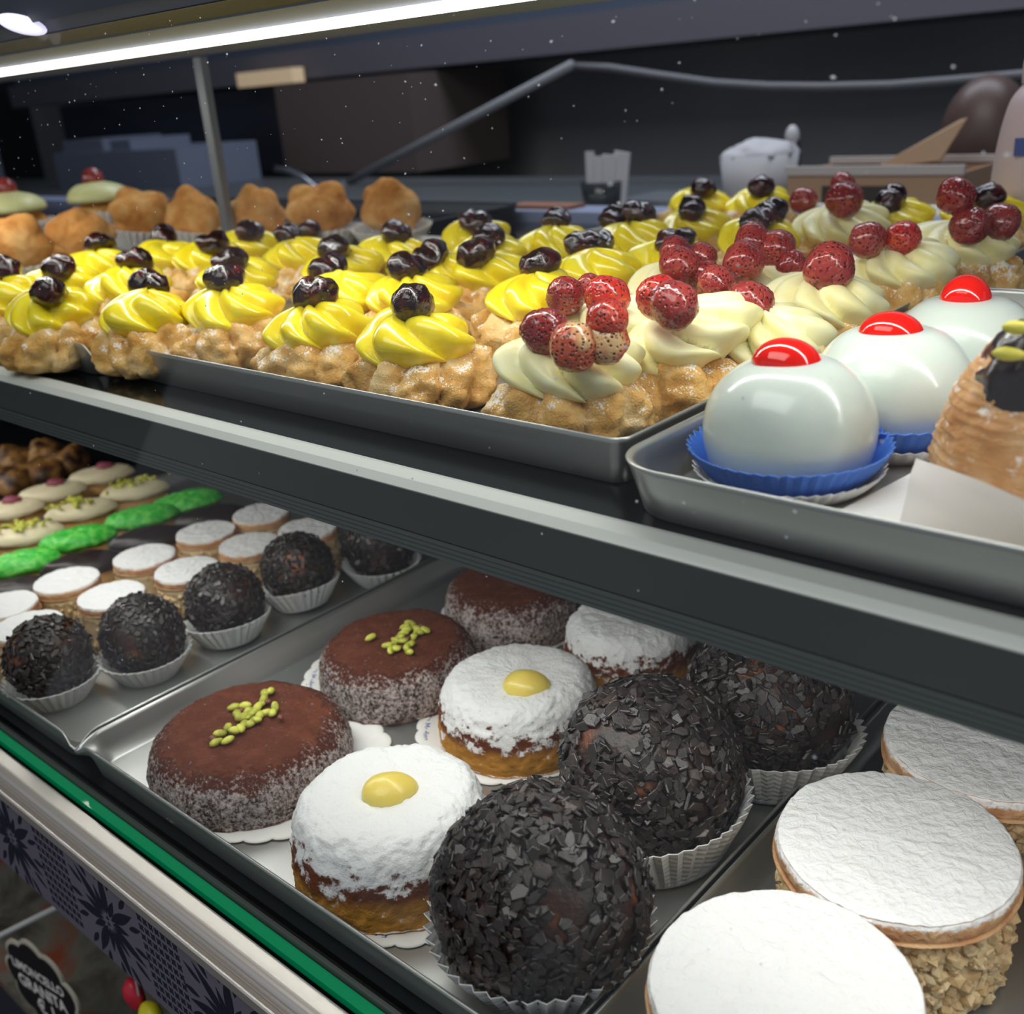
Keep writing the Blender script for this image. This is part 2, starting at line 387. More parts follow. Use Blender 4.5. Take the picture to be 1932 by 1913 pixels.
fl = MB(); zc = DK - .0510
for k in range(-3, 14):
    cx = -.355 - (k - 3) * .112
    for j in range(14):
        a = j * 2 * PI / 14 + .12; long = j % 2
        petal(fl, cx, zc, a, .0050, .036 if long else .022, .0034 if long else .0022)
        petal(fl, cx + .026 * math.cos(a + .22), zc + .026 * math.sin(a + .22), a + .3, 0, .014, .0018)
    for j in range(2): petal(fl, cx - .0015, zc + (j - .5) * .004, 0, 0, .0030, .0012)
    for j in range(-4, 5):       # small cross-stitch flowers between
        for i in range(-3, 4):
            ox, oz = cx + .056 + i * .0054, zc + j * .0062
            for q in range(4): petal(fl, ox, oz, q * PI / 2 + PI / 4, .0004, .0026, .0008)
tag(fl.build('flower_print', navy, pan), 'navy blue flower and cross pattern', kind='stuff')
# slanted front glass
GA, GB = Vector((0, .1878, DK - .009)), Vector((0, .316, 1.345))
def gy(z): return GA.y + (GB.y - GA.y) * (z - GA.z) / (GB.z - GA.z)
b = MB(); b.prof([(GA.y, GA.z), (GB.y, GB.z), (GB.y + .004, GB.z), (GA.y + .002, GA.z)], X0, X1)
pane = tag(b.build('front_glass', M['glass'], case), 'clear slanted front glass')
rnd = random.Random(5); sp = MB()
for k in range(900):
    z = 1.345 - abs(rnd.gauss(0, .075)) if k % 3 else rnd.uniform(1.0, 1.34)
    z = min(z, 1.343); x = rnd.uniform(-1.3, .1); y = gy(z) - .0002; s_ = rnd.choice([.00018, .00025, .00035, .0005]); a = rnd.uniform(0, PI)
    dx, dz = math.cos(a) * s_ * rnd.uniform(1, 2.2), math.sin(a) * s_
    sp.add([(x - dx, y, z - dz), (x + dz, y, z - dx * .6), (x + dx, y, z + dz), (x - dz, y, z + dx * .6)], [(0, 1, 2, 3)])
tag(sp.build('dust_specks', Mat('dust', 'dfe6ea', .8).m, pane), 'tiny white dust specks on the glass', kind='stuff')
# top canopy, strip lamp, support post
b = MB(); b.prof([(.372, 1.3364), (.366, 1.3364), (.345, 1.3414), (.3445, 1.343), (.330, 1.3475), (.3255, 1.356), (.322, 1.42), (.60, 1.42), (.60, 1.345), (.385, 1.341)], X0, X1)
can = b.build('top_canopy', M['canopy'], case)
b = MB(); b.prof([(.3442, 1.3432), (.3300, 1.3476), (.3298, 1.3470), (.3442, 1.3424)], X0, X1); b.build('canopy_groove', M['canopy_dark'], case)
b = MB(); b.prof([(.316, 1.352), (.3255, 1.3565), (.322, 1.422), (.316, 1.422)], X0, X1); b.build('canopy_front', M['canopy_dark'], case)
b = MB(); b.prof([(.366, 1.3320), (.366, 1.3363), (.374, 1.3380), (.374, 1.3320)], X0, X1); tag(b.build('strip_lamp', M['led'], case), 'glowing white strip lamp')
V, Fc = ellipsoid(.0150, .0052, .002, 28, 8); bm_ = MB(); bm_.add(V, Fc)
d = RM @ np.array([(41 - PCX) / F_PX, (46 - PCY) / F_PX, 1.0]); t = .3125 / d[1]
sl = bm_.build('spot_lamp', Mat('spot_glow', 'ffffff', .4, emit='dcd8ff', es=.75).m, case, True, EYE + Vector(d) * t, (M3 @ Matrix.Rotation(math.radians(-15), 3, 'Z')).to_euler())
tag(sl, 'small oval glowing spot lamp')
b = MB(); b.box(-.933, -.921, .614, .622, SH, 1.345); tag(b.build('support_post', Mat('post_grey', '8b8d90', .4, .6).m, case), 'slim grey upright post')
b = MB(); b.box(X0, X0 + .01, .27, .97, .05, 1.42); b.box(X0, X1, .30, .97, .05, DK - .3); b.build('end_panel', M['canopy_dark'], case)

# ------------------------------------------------------------------ lower compartment: sign and small things
b = MB(); b.box(X0, X1, .215, .94, .55, .560); m = Mat('lower_shelf', '57564c', .25); m.col(m.ramp(m.noise(14, 4, .6, .5), (.3, '3a362e'), (.5, '74746a'), (.68, '8b4a34'))); b.build('lower_compartment_shelf', m.m, case)
b = MB(); b.box(X0, X1, .52, .55, .56, DK - .078); m = Mat('lower_back', '4a4a44', .4); m.col(m.ramp(m.noise(9, 4, .6, .8), (.34, '3a3632'), (.52, '8a8b7e'), (.66, '8d5242'))); b.build('lower_back_panel', m.m, case)
pa, pb = at(-60, 1795, .715), at(120, 1705, .790)
b = MB(); b.tube([pa, pb], .0022, 8); tag(b.build('divider_strip', M['trim'], case), 'bright steel divider strip')
def text_geo(txt, size, extr=.0, bold=0.0):
    cu = bpy.data.curves.new('t', 'FONT'); cu.body = txt; cu.size = size; cu.offset = bold; cu.align_x = 'CENTER'; cu.align_y = 'CENTER'; cu.resolution_u = 3
    o = bpy.data.objects.new('t', cu); me = bpy.data.meshes.new_from_object(o)
    V = [tuple(v.co) for v in me.vertices]; Fc = [tuple(p.vertices) for p in me.polygons]
    bpy.data.objects.remove(o); bpy.data.curves.remove(cu); bpy.data.meshes.remove(me)
    return V, Fc
d = RM @ np.array([(79 - PCX) / F_PX, (1868 - PCY) / F_PX, 1.0]); cs = EYE + Vector(d) * (.205 / d[1])
sign = thing('price_sign', 'black cloud-shaped handwritten price sign for limoncello granita', 'sign', cs)
sign.scale = (1.38,) * 3; sign.rotation_euler = (math.radians(90), 0, math.radians(7.7))
def cloud(r, y, th):
    n = 120; P = []
    for k in range(n):
        a = 2 * PI * k / n; rr = r * (1 + .16 * abs(math.sin(a * 4.5 / 1 * 1.0 + .3)) ** .7)
        P.append((rr * math.cos(a) * 1.05, rr * math.sin(a) * 1.0))
    V = [(x, z, y) for x, z in P] + [(x, z, y - th) for x, z in P]
    return V, [tuple(range(n)), tuple(range(n, 2 * n))[::-1]] + [(i, n + i, n + (i + 1) % n, (i + 1) % n) for i in range(n)]
b = MB(); b.add(*cloud(.0300, -.0006, .0015)); tag(b.build('sign_border', Mat('sign_white', 'c9c4b4', .6).m, sign), 'cream outline')
b = MB(); b.add(*cloud(.0278, .0, .0012)); b.build('sign_board', Mat('sign_black', '0c0d12', .5).m, sign)
chalk = Mat('chalk_white', 'f4f2ee', .7).m
for t_, zz, sz in (('LiMONCELLO', .0105, .0088), ('GRANITA', -.0020, .0115), ('\u20ac 1', -.0160, .0140)):
    V, Fc = text_geo(t_, sz, bold=.00025 if t_ != 'GRANITA' else .0003)
    V = [(x * .95, y * 1.15 + zz, .0003) for x, y, _ in V]; b = MB(); b.add(V, Fc); b.build('lettering', chalk, sign)
d = RM @ np.array([(268 - PCX) / F_PX, (1893 - PCY) / F_PX, 1.0]); cf = EYE + Vector(d) * (.205 / d[1])
deco = thing('fruit_decoration', 'small red and yellow fruit-shaped decoration below the patterned panel', 'decoration', cf)
V, Fc = ellipsoid(.0085, .006, .012, 20, 12, lambda v: v * (1 + .12 * vnoise(v * 200, 3))[:, None]); b = MB(); b.add(V, Fc); tag(b.build('red_fruit', Mat('deco_red', 'c8283c', .4).m, deco, True, (-.009, 0, .002)), 'red fruit')
V, Fc = ellipsoid(.010, .007, .009, 20, 12, lambda v: v * (1 + .1 * vnoise(v * 150, 9))[:, None]); b = MB(); b.add(V, Fc); tag(b.build('yellow_fruit', Mat('deco_yellow', 'd8d22c', .4).m, deco, True, (.009, 0, -.005)), 'yellow fruit')
b = MB(); b.tube([(-.002, 0, .005), (.0, 0, .02), (.0, .003, .035)], .0008, 6); b.build('wire', M['trim'], deco)

# ------------------------------------------------------------------ trays
def tray(x0, x1, y0, y1, z, h, label, mat, r=.014, pinch=(), group='metal pastry trays', rz=0):
    cx, cy = (x0 + x1) / 2, (y0 + y1) / 2; hx, hy = (x1 - x0) / 2, (y1 - y0) / 2; K = 9
    def loop(inset, zz, rim=0, rr=None):
        out = []
        for ci, (sx, sy, a0) in enumerate(((1, 1, 0), (-1, 1, 90), (-1, -1, 180), (1, -1, 270))):
            R_ = max((rr or r), .0015)
            for k in range(K):
                a = math.radians(a0 + 90 * k / (K - 1)); ax, ay = sx * (hx - inset - R_), sy * (hy - inset - R_)
                x, y = ax + R_ * math.cos(a), ay + R_ * math.sin(a); z_ = zz
                if rim and ci in pinch:
                    w = math.exp(-((k - (K - 1) / 2) / 1.9) ** 2); x += sx * .005 * w; y += sy * .005 * w; z_ -= .0065 * w
                out.append((x, y, z_))
        return out
    L = [loop(.005, 0), loop(.0035, .0008), loop(.0015, h * .55), loop(0, h * .9, 1), loop(-.0008, h, 1), loop(-.0002, h + .0006, 1),
         loop(.0009, h, 1), loop(.0012, h * .9, 1), loop(.0025, h * .55), loop(.0047, .0018), loop(.006, .0012)]
    n = 4 * K; V = [p for l_ in L for p in l_]; Fc = grid_faces(len(L), n)
    Fc += [tuple(range(n))[::-1], tuple(range((len(L) - 1) * n, len(L) * n))]
    me = mesh('metal_tray', V, Fc, mat); me.polygons.foreach_set('use_smooth', [len(f) == 4 for f in Fc])
    o = link('metal_tray', me, None, (cx, cy, z + .0002), (0, 0, rz)); return tag(o, label, 'tray', group)
tray(-.955, -.596, .292, .70, SH, .020, 'upper shelf steel tray with notched corner, left of the custard pastries tray', M['tray'], pinch=(3,), r=.016)
tray(-.590, -.221, .3005, .96, SH, .020, 'upper shelf steel tray in the middle, holding custard and strawberry pastries', M['tray'], r=.006)
tray(-.214, .16, .2795, .62, SH, .0195, 'upper shelf steel tray at the right with rounded corner, holding white domes', M['tray'], r=.022)
tray(-1.50, -.80, .72, .92, SH, .022, 'dark tray at the back of the upper shelf under small golden puffs', M['tray_dark'], r=.02)
tray(-.89, -.531, .1985, .60, DK, .020, 'lower deck steel tray at the left under small flake balls and biscuits', M['tray'], pinch=(3,), r=.015)
tray(-.526, -.1905, .1985, .62, DK, .020, 'lower deck steel tray in the middle under cakes and large flake balls', M['tray'], pinch=(2,), r=.012)
tray(-.187, .17, .1985, .62, DK, .020, 'lower deck steel tray at the right under large white sugared sandwiches', M['tray'], r=.012)
TF = DK + .0016; TU = SH + .0016         # tray floors

# ------------------------------------------------------------------ pastries: prototypes
def ridge(phi, p=.7): return np.abs(np.cos(phi / 2)) ** p
def choux_mesh(seed, R=.0355, H=.027, lobes=9, mat=None):
    prof = smoothprof([(0.0001, 0), (R * .62, 0), (R * .9, H * .10), (R, H * .38), (R * .93, H * .72), (R * .70, H * .97), (R * .40, H * 1.0), (R * .0005, H * .86)], 44)
    def disp(V, TH, T):
        L = ridge(lobes * TH + 3.0 * np.sin(T * 3 + seed) + 1.2 * vnoise(np.stack([np.cos(TH) * 2, np.sin(TH) * 2, T * 2], -1), seed), .6)
        k = np.sin(np.clip(T, 0, 1) * PI)[..., None]
        n = vnoise(V * 75, seed) * .13 + vnoise(V * 190, seed + 5) * .075 + vnoise(V * 420, seed + 9) * .035 + vnoise(V * 900, seed + 2) * .014
        sc = 1 + k[..., 0] * ((L - .7) * .24 + n)
        V = V.copy(); V[..., 0] *= sc; V[..., 1] *= sc; V[..., 2] *= (1 + k[..., 0] * (n * .8 + (L - .6) * .18)); V[..., 2] = np.maximum(V[..., 2], 0)
        return V
    return mesh('choux_bun', *rev(prof, 108, disp), mat or M['choux'])
def swirl_mesh(seed, mat, R=.027, H=.0225, n=7, tw=4.5, sharp=.55, amp=.26):
    prof = smoothprof([(R * .25, -.005), (R * .8, -.002), (R * 1.0, H * .22), (R * .95, H * .5), (R * .70, H * .78), (R * .38, H * .93), (R * .002, H * .98)], 46)
    def disp(V, TH, T):
        L = ridge(n * TH + tw * T * 2 + .5 * seed + .7 * vnoise(np.stack([np.cos(TH) * 1.5, np.sin(TH) * 1.5, T * 2], -1), seed), sharp)
        fade = np.clip(1.35 - T, 0, 1) * np.clip(T * 5, 0, 1)
        nn = vnoise(V * 60, seed) * .13 + .07 * np.cos(TH + seed)
        sc = 1 + fade * (L - .75) * amp * 1.5 + nn
        V = V.copy(); V[..., 0] *= sc; V[..., 1] *= sc
        V[..., 2] += fade * (L - .6) * .0065 + nn * .012 + .0018 * np.cos(TH * 2 + seed) * np.clip(1 - T, 0, 1); return V
    return mesh('cream_swirl', *rev(prof, 126, disp), mat)
CH = [choux_mesh(s) for s in (1, 2, 3, 4, 5)]
CU = [swirl_mesh(s, M['custard'], n=nn, amp=.20, sharp=.7, tw=5.5) for s, nn in ((1, 6), (2, 7), (3, 6), (4, 5), (5, 7))]
PC = [swirl_mesh(s, M['pale_cream'], R=.030, n=9, amp=.24, sharp=.55, tw=6.5) for s in (11, 12, 13, 14)]
CR = []
for s in range(4):
    def dsp(v, s=s):
        q = v / .0105; k = 1 + .13 * vnoise(q * 1.4, s) + .08 * vnoise(q * 3.5, s + 4)
        v = v * k[:, None] * 1.13; v[:, 2] -= .003 * np.exp(-((q[:, 0] - .2) / .25) ** 2) * (q[:, 2] > 0); return v
    CR.append(mesh('cherry', *ellipsoid(.0115, .0095, .0088, 32, 20, dsp), M['cherry']))
BR = {}
for key in ('berry', 'berry_dark', 'berry_pale'):
    V, Fc = rev(smoothprof([(.0002, -.0088), (.006, -.0078), (.0098, -.002), (.0092, .003), (.006, .0085), (.0005, .0115)], 30), 40,
                lambda V, TH, T: V * (1 + .05 * vnoise(V * 160, 7))[..., None])
    # dimples at seed positions
    N = 150; q = np.arange(N) + .5; ph = np.arccos(1 - 2 * q / N); tt = PI * (1 + 5 ** .5) * q
    Sd = np.stack([np.cos(tt) * np.sin(ph), np.sin(tt) * np.sin(ph), np.cos(ph)], 1)
    un = V / np.linalg.norm(V, axis=1)[:, None]; dd = (un @ Sd.T).max(1); V = V * (1 - .045 * np.clip((dd - .988) / .012, 0, 1))[:, None]
    BR[key] = mesh('strawberry', V, Fc, M[key])

rot_r = random.Random(11)
ZG = 'custard choux pastries on the upper shelf'
def zeppola(px, py, cherries, label, v=0, s=1.0, hp=.038):
    c = at(px, py, SH + hp); rz = rot_r.uniform(0, 6)
    t = thing('custard_choux', label, 'pastry', (c.x, c.y, TU), 0, ZG)
    link('choux_bun', CH[v % 5], t, (0, 0, 0), (0, 0, rz), (s, s, s)); link('custard_swirl', CU[(v * 2 + 1) % 5], t, (0, 0, .0240 * s), (0, 0, rz * 1.7), s)
    for k, (qx, qy) in enumerate(cherries):
        q = at(qx, qy, SH + .052) - t.location
        d2 = math.hypot(q.x, q.y)
        if d2 > .018: q.x *= .018 / d2; q.y *= .018 / d2
        link('cherry', CR[(v + k) % 4], t, (q.x, q.y, .0500 * s if d2 < .012 else .0475 * s), (rot_r.uniform(-.4, .4), rot_r.uniform(-.4, .4), rot_r.uniform(0, 6)))
    return t
Z = [
 (95, 575, [(90, 541)], 'custard choux just left of the notched tray corner, with a sugared bun lobe in front', 0),
 (8, 548, [(12, 508)], 'custard choux cut by the left edge of the photo, dark cherry at the frame edge', 1),
 (120, 525, [(110, 514)], 'custard choux with a flat shiny cherry, directly behind the one at the notched corner', 2),
 (285, 578, [(283, 522)], 'custard choux bulging out over the notched tray corner, round dark cherry on top', 3),
 (245, 528, [(255, 490)], 'custard choux behind the corner one, with an upright two-lobed cherry', 4),
 (185, 492, [(187, 459)], 'custard choux in front of the paper-cupped golden puff, cherry at its back', 0),
 (318, 475, [(310, 440)], 'small distant custard choux behind the two-lobed cherry one, left of the support post foot', 1),
 (400, 478, [(402, 453)], 'distant custard choux in front of the support post foot, small dark cherry', 2),
 (435, 570, [(425, 525)], 'broad custard choux at the left front corner of the middle tray, small wrinkled cherry', 3),
 (450, 512, [(403, 500)], 'custard choux behind the left front corner one, cherry hanging to its left', 4),
 (595, 600, [(592, 551)], 'custard choux in the front row with a large round glossy cherry', 0),
 (790, 622, [(780, 571)], 'custard choux in the front row with a torn upright cherry, beside the strawberry pastry', 1),
 (650, 545, [(610, 497)], 'custard choux behind the large round cherry one, oval cherry on its left', 2),
 (640, 492, [(620, 477)], 'custard choux third from the tray front, its cherry just above the oval one', 3),
 (775, 545, [(765, 502)], 'custard choux right behind the torn cherry one, with a smooth plump cherry', 4),
 (835, 500, [(798, 476)], 'custard choux whose cherry peeks out behind the plump cherry', 0),
 (930, 500, [(866, 479)], 'tall ribboned custard choux with a narrow cherry sliding off its left side', 1),
 (1010, 548, [(1018, 496)], 'custard choux with a heart-shaped shiny cherry, behind the front strawberries', 2),
 (1125, 500, [(1080, 447), (1122, 451)], 'large custard choux with a pair of long cherries side by side', 3),
 (742, 470, [(748, 437)], 'custard choux with a tall dark cherry in front of the dark back tray end', 4),
 (560, 470, [(545, 436), (582, 433)], 'distant custard choux with two cherries, beneath the golden puffs', 0),
 (475, 455, [(470, 430)], 'distant custard choux just right of the support post foot', 1),
 (895, 436, [(897, 411)], 'small far custard choux in the middle of the tray, single cherry against the grey ledge', 2),
 (915, 468, [(925, 441)], 'custard choux half hidden behind the tall ribboned one, only its cherry and crest showing', 3),
 (1050, 450, [(1050, 413)], 'far custard choux with one cherry, left of the long pair of far cherries', 4),
 (1190, 440, [(1157, 403), (1206, 403)], 'far wide custard choux with two flat blackish cherries', 0),
 (1305, 415, [(1305, 392)], 'far custard choux with one flat blackish cherry, left of the raised tilted one', 1),
 (1265, 480, [(1275, 446)], 'custard choux with a cherry just behind the deep red strawberries', 2),
 (1428, 372, [(1457, 353)], 'rearmost raised custard choux tipped right with a big black cherry', 3),
 (1435, 438, [(1420, 415), (1452, 402)], 'far custard choux with two blackish cherries, behind the strawberry cluster', 4),
 (1325, 372, [(1328, 351)], 'tiny rearmost custard choux with a black cherry, left of the raised one', 0),
 (1685, 398, [(1665, 382)], 'rearmost custard choux glimpsed right of the tall red and black strawberries', 1),
 (1865, 392, [(1852, 384)], 'rearmost custard choux glimpsed above the strawberries at the far right', 2),
]
for a in Z: zeppola(a[0], a[1] + 3, a[2], a[3], a[4])

def strawberry_choux(px, py, berries, label, v=0, s=1.0, tilt=(0, 0), hp=.036):
    c = at(px, py, SH + hp)
    t = thing('strawberry_choux', label, 'pastry', (c.x, c.y, TU), 0, 'strawberry choux pastries on the upper shelf')
    rz = rot_r.uniform(0, 6)
    link('choux_bun', CH[(v + 2) % 5], t, (0, 0, 0), (0, 0, rz), s); link('cream_swirl', PC[v % 4], t, (0, 0, .0235 * s), (tilt[0], tilt[1], rz), s)
    for k, (qx, qy, kind, h, sc) in enumerate(berries):
        h -= .004; q = at(qx, qy, SH + h) - t.location
        d2 = math.hypot(q.x, q.y)
        if d2 > .034: q.x *= .034 / d2; q.y *= .034 / d2
        link('strawberry', BR[kind], t, (q.x, q.y, h - .0016), (rot_r.uniform(-1.3, 1.3), rot_r.uniform(-1.3, 1.3), rot_r.uniform(0, 6)), sc)
D, B_, P_ = 'berry_dark', 'berry', 'berry_pale'
strawberry_choux(1080, 702, [(1025, 627, D, .055, 1.0), (1087, 669, P_, .053, 1.02), (1165, 655, P_, .053, .95), (1172, 612, B_, .062, .85)], 'strawberry choux at the front corner of the middle tray, pale unripe berry in front', 0, 1.0, (0, 0), .030)
strawberry_choux(1300, 632, [(1245, 562, B_, .062, 1.0), (1255, 598, D, .060, 1.05)], 'large strawberry choux right behind the corner one, two big overlapping red berries', 1, 1.05, (.25, -.15))
strawberry_choux(1140, 610, [(1067, 559, D, .056, .95), (1147, 563, B_, .057, 1.05), (1112, 543, D, .057, .7)], 'strawberry choux hidden behind the front corner one, three red berries in a row above it', 2)
strawberry_choux(1300, 535, [(1282, 505, D, .055, 1.1), (1325, 487, D, .057, .85), (1275, 478, D, .058, .95), (1350, 535, D, .05, .85)], 'strawberry choux with a deep red cluster, behind the two big overlapping berries', 3)
strawberry_choux(1438, 532, [(1390, 504, D, .056, 1.1), (1420, 457, D, .062, 1.0), (1464, 471, D, .058, 1.1), (1493, 504, D, .05, .85)], 'strawberry choux with a pile of four berries in the centre right of the tray', 0)
strawberry_choux(1560, 560, [(1564, 507, D, .056, 1.25)], 'strawberry choux topped by one single large dark red berry', 1, 1.0)
strawberry_choux(1580, 425, [(1516, 380, D, .055, 1.05), (1593, 378, D, .060, 1.3), (1590, 350, D, .066, .9)], 'far strawberry choux with a tall round berry and a second berry to its left', 2, 1.05)
strawberry_choux(1690, 495, [(1636, 454, D, .055, 1.05), (1704, 449, B_, .055, 1.0)], 'strawberry choux with two glossy berries touching side by side', 3, 1.0)
strawberry_choux(1815, 462, [(1790, 380, D, .072, 1.1), (1838, 438, D, .056, 1.15), (1888, 418, D, .056, 1.1)], 'strawberry choux at the far right back of the tray with three dull red berries', 0, 1.05)
strawberry_choux(1440, 620, [(1415, 576, D, .05, 1.1), (1352, 538, D, .056, .9)], 'strawberry choux tucked behind the large one, its berry lying on its side', 1, .95)

# ------------------------------------------------------------------ paper cups
def cup_mesh(r0, r1, h, n, mat, amp=.04, arc=None):
    nu = n * 4; rows = 6; V = []
    prof = [(r0 * .15, .0004), (r0 * .9, .0004)] + [(r0 + (r1 - r0) * t, h * t) for t in np.linspace(0, 1, rows)]
    for side in (0, 1):
        seq = prof if side == 0 else [(r - .0004, z + .0003) for r, z in reversed(prof)]
        for r, z in seq:
            for k in range(nu):
                a = 2 * PI * k / nu; f = (k % 4); w = (0, 1, 0, -1)[f] * amp * r1 * min(1, z / h * .8 + .25) * (1 if z > .001 else .2)
                zz = z + (.0006 * (0, 1, 0, -1)[f] if z > h * .9 else 0)
                V.append(((r + w) * math.cos(a), (r + w) * math.sin(a), zz))
    L = 2 * len(prof); Fc = grid_faces(L, nu); Fc += [tuple(range(nu))[::-1], tuple(range((L - 1) * nu, L * nu))]
    return mesh('paper_cup', V, Fc, mat, smooth=False)
CUP_BIG = cup_mesh(.031, .0460, .027, 42, M['cup'], .034)
CUP_SM = cup_mesh(.0185, .0292, .0165, 32, M['cup'], .045)
CUP_BLUE = cup_mesh(.0300, .0365, .010, 44, M['blue_paper'], .022)
CUP_BLUE2 = cup_mesh(.0290, .0345, .0062, 44, M['cup'], .022)

# ------------------------------------------------------------------ white glazed domes
def dome_mesh(seed):
    pr = smoothprof([(.0001, 0), (.026, 0), (.0300, .004), (.0332, .014), (.0342, .024), (.0318, .036), (.0255, .0455), (.0160, .0515), (.0002, .0535)], 40)
    return mesh('glazed_dome', *rev(pr, 96, lambda V, TH, T: V * (1 + .012 * vnoise(V * 40, seed))[..., None]), M['glaze'])
cm = mesh('candied_cherry', *ellipsoid(.0125, .0105, .0095, 36, 14, None, 0.0), M['candied'])
cm2 = mesh('candied_cherry', *ellipsoid(.0105, .0105, .0115, 36, 14, None, 0.0), M['candied'])
for (x, y, lab, me2, tilt, dz) in ((-.1735, .3385, 'nearest white glazed dome cake with a flattened red candied cherry, in a blue paper cup', cm, (.12, .15), 0),
        (-.1600, .3970, 'white glazed dome cake in the middle, behind the nearest one, cherry half sunk in glaze', cm, (-.05, .1), -.001),
        (-.1556, .4630, 'rear white glazed dome cake with a tall round red cherry', cm2, (0, 0), 0)):
    t = thing('glazed_dome_cake', lab, 'cake', (x, y, TU), 0, 'white glazed dome cakes')
    sc = 1.0
    link('glazed_dome', dome_mesh(int(x * -1000)), t, (0, 0, .001), (0, 0, 0), (.906, .906, .85))
    link('candied_cherry', me2, t, (-.001, -.001, .0438 + dz), (tilt[0], tilt[1], .5))
    tag(link('paper_cup', CUP_BLUE, t, (0, 0, .0045)), 'blue fluted cup'); tag(link('outer_cup', CUP_BLUE2, t, (0, 0, 0)), 'white fluted cup')

# ------------------------------------------------------------------ layered horn pastry at the right edge
hp = at(1955, 905, TU)
t = thing('layered_horn_pastry', 'flaky layered horn pastry dipped in dark chocolate, cut by the right edge of the photo', 'pastry', (-.0920, .3570, TU)); t.scale = (.93,) * 3
pr = smoothprof([(.0001, .0), (.026, .0), (.0325, .008), (.0345, .018), (.0300, .034), (.0225, .048), (.0135, .060), (.0040, .066), (.0003, .067)], 110)
def hd(V, TH, T):
    z = V[..., 2]; ph = z * 2100 + TH * 1.0 + 1.6 * vnoise(V * 60, 3)
    k = 1 + .045 * (np.mod(ph / (2 * PI), 1.0) - .5) * np.sin(T * PI) ** .3 + .04 * vnoise(V * 120, 8) + .015 * vnoise(V * 500, 2)
    V = V.copy(); V[..., 0] *= k; V[..., 1] *= k; V[..., 0] -= z * .10; V[..., 1] -= z * .05; return V
m = Mat('flaky_pastry', 'cf9a62', .5, 0, sss=.15, sr=.003)
f = m.math('ADD', m.noise(110, 4, .6), m.math('MULTIPLY', m.upz(), .12))
m.col(m.mix(m.ss(f, .60, .72), m.ramp(m.noise(50, 3), (.35, 'b87c44'), (.55, 'd09c66'), (.7, 'e2bc90')), 'eee4dc')); m.bump(m.noise(400, 3), .5, .001)
link('pastry_layers', mesh('pastry_layers', *rev(pr, 90, hd), m.m), t)
ml = Mat('dark_glaze', '2c2528', .25, 0, coat=.4); ml.bump(ml.noise(120, 3), .5, .002)
def gd(V):
    q = V / .02; V = V * (1 + .18 * vnoise(q * 1.5, 4) + .10 * vnoise(q * 4, 6))[:, None]; return V
def rayat(px, py, Y):
    d = RM @ np.array([(px - PCX) / F_PX, (py - PCY) / F_PX, 1.0]); return EYE + Vector(d) * (Y / d[1])
base = Vector((-.0920, .3570, TU))
b = MB(); b.add(*ellipsoid(.0195, .0190, .0285, 44, 28, gd)); tag(b.build('chocolate_coating', ml.m, t, True, ((rayat(1945, 750, .350) - base) / .93), (0, .25, 0)), 'dark chocolate coating')
for (px, py, yy, a) in ((1905, 668, .331, .5), (1922, 618, .333, .7), (1985, 690, .329, 1.2)):
    b = MB(); b.add(*ellipsoid(.0052, .0025, .0024, 16, 10, lambda v: v * (1 + .12 * vnoise(v * 400, 2))[:, None])); b.build('nut_nib', Mat('yellow_nib', 'd6cc50', .45).m, t, True, ((rayat(px, py, yy) - base) / .93), (0, .1, a))
# loose wrapping papers in the right tray
def paper(name, lab, P00, P10, P11, P01, bulge, mat, n=14, cat='paper'):
    P = [Vector(p) for p in (P00, P10, P11, P01)]; V = []
    nrm = (P[1] - P[0]).cross(P[3] - P[0]).normalized()
    for lay in (0, .0003):
        for j in range(n):
            for i in range(n):
                u, v = i / (n - 1), j / (n - 1)
                q = P[0].lerp(P[1], u).lerp(P[3].lerp(P[2], u), v)
                q = q + nrm * (bulge * math.sin(PI * u) * math.sin(PI * v * .8) + .0006 * float(vnoise(np.array([[u * 4, v * 4, 3.]]), 1)[0]) + lay); V.append(q)
    Fc = grid_faces(n, n, False) + [tuple(n * n + i for i in reversed(f)) for f in grid_faces(n, n, False)]
    c = V[0].copy(); V = [v - c for v in V]
    return tag(link(name, mesh(name, V, Fc, mat), None, c), lab, cat)
paper('baking_parchment', 'curled beige parchment sheet propped in front of the horn pastry', at(1690, 1012, TU + .0012), at(2080, 1150, TU + .0012), at(2030, 985, TU + .028), at(1728, 864, TU + .021), .004, M['parchment'])
paper('greaseproof_paper', 'flat white greaseproof paper lying under the domes and horn pastry', (-.1480, .2920, TU + .0006), (.03, .2920, TU + .0006), (.03, .40, TU + .0006), (-.1300, .42, TU + .0006), 0, M['paper'])

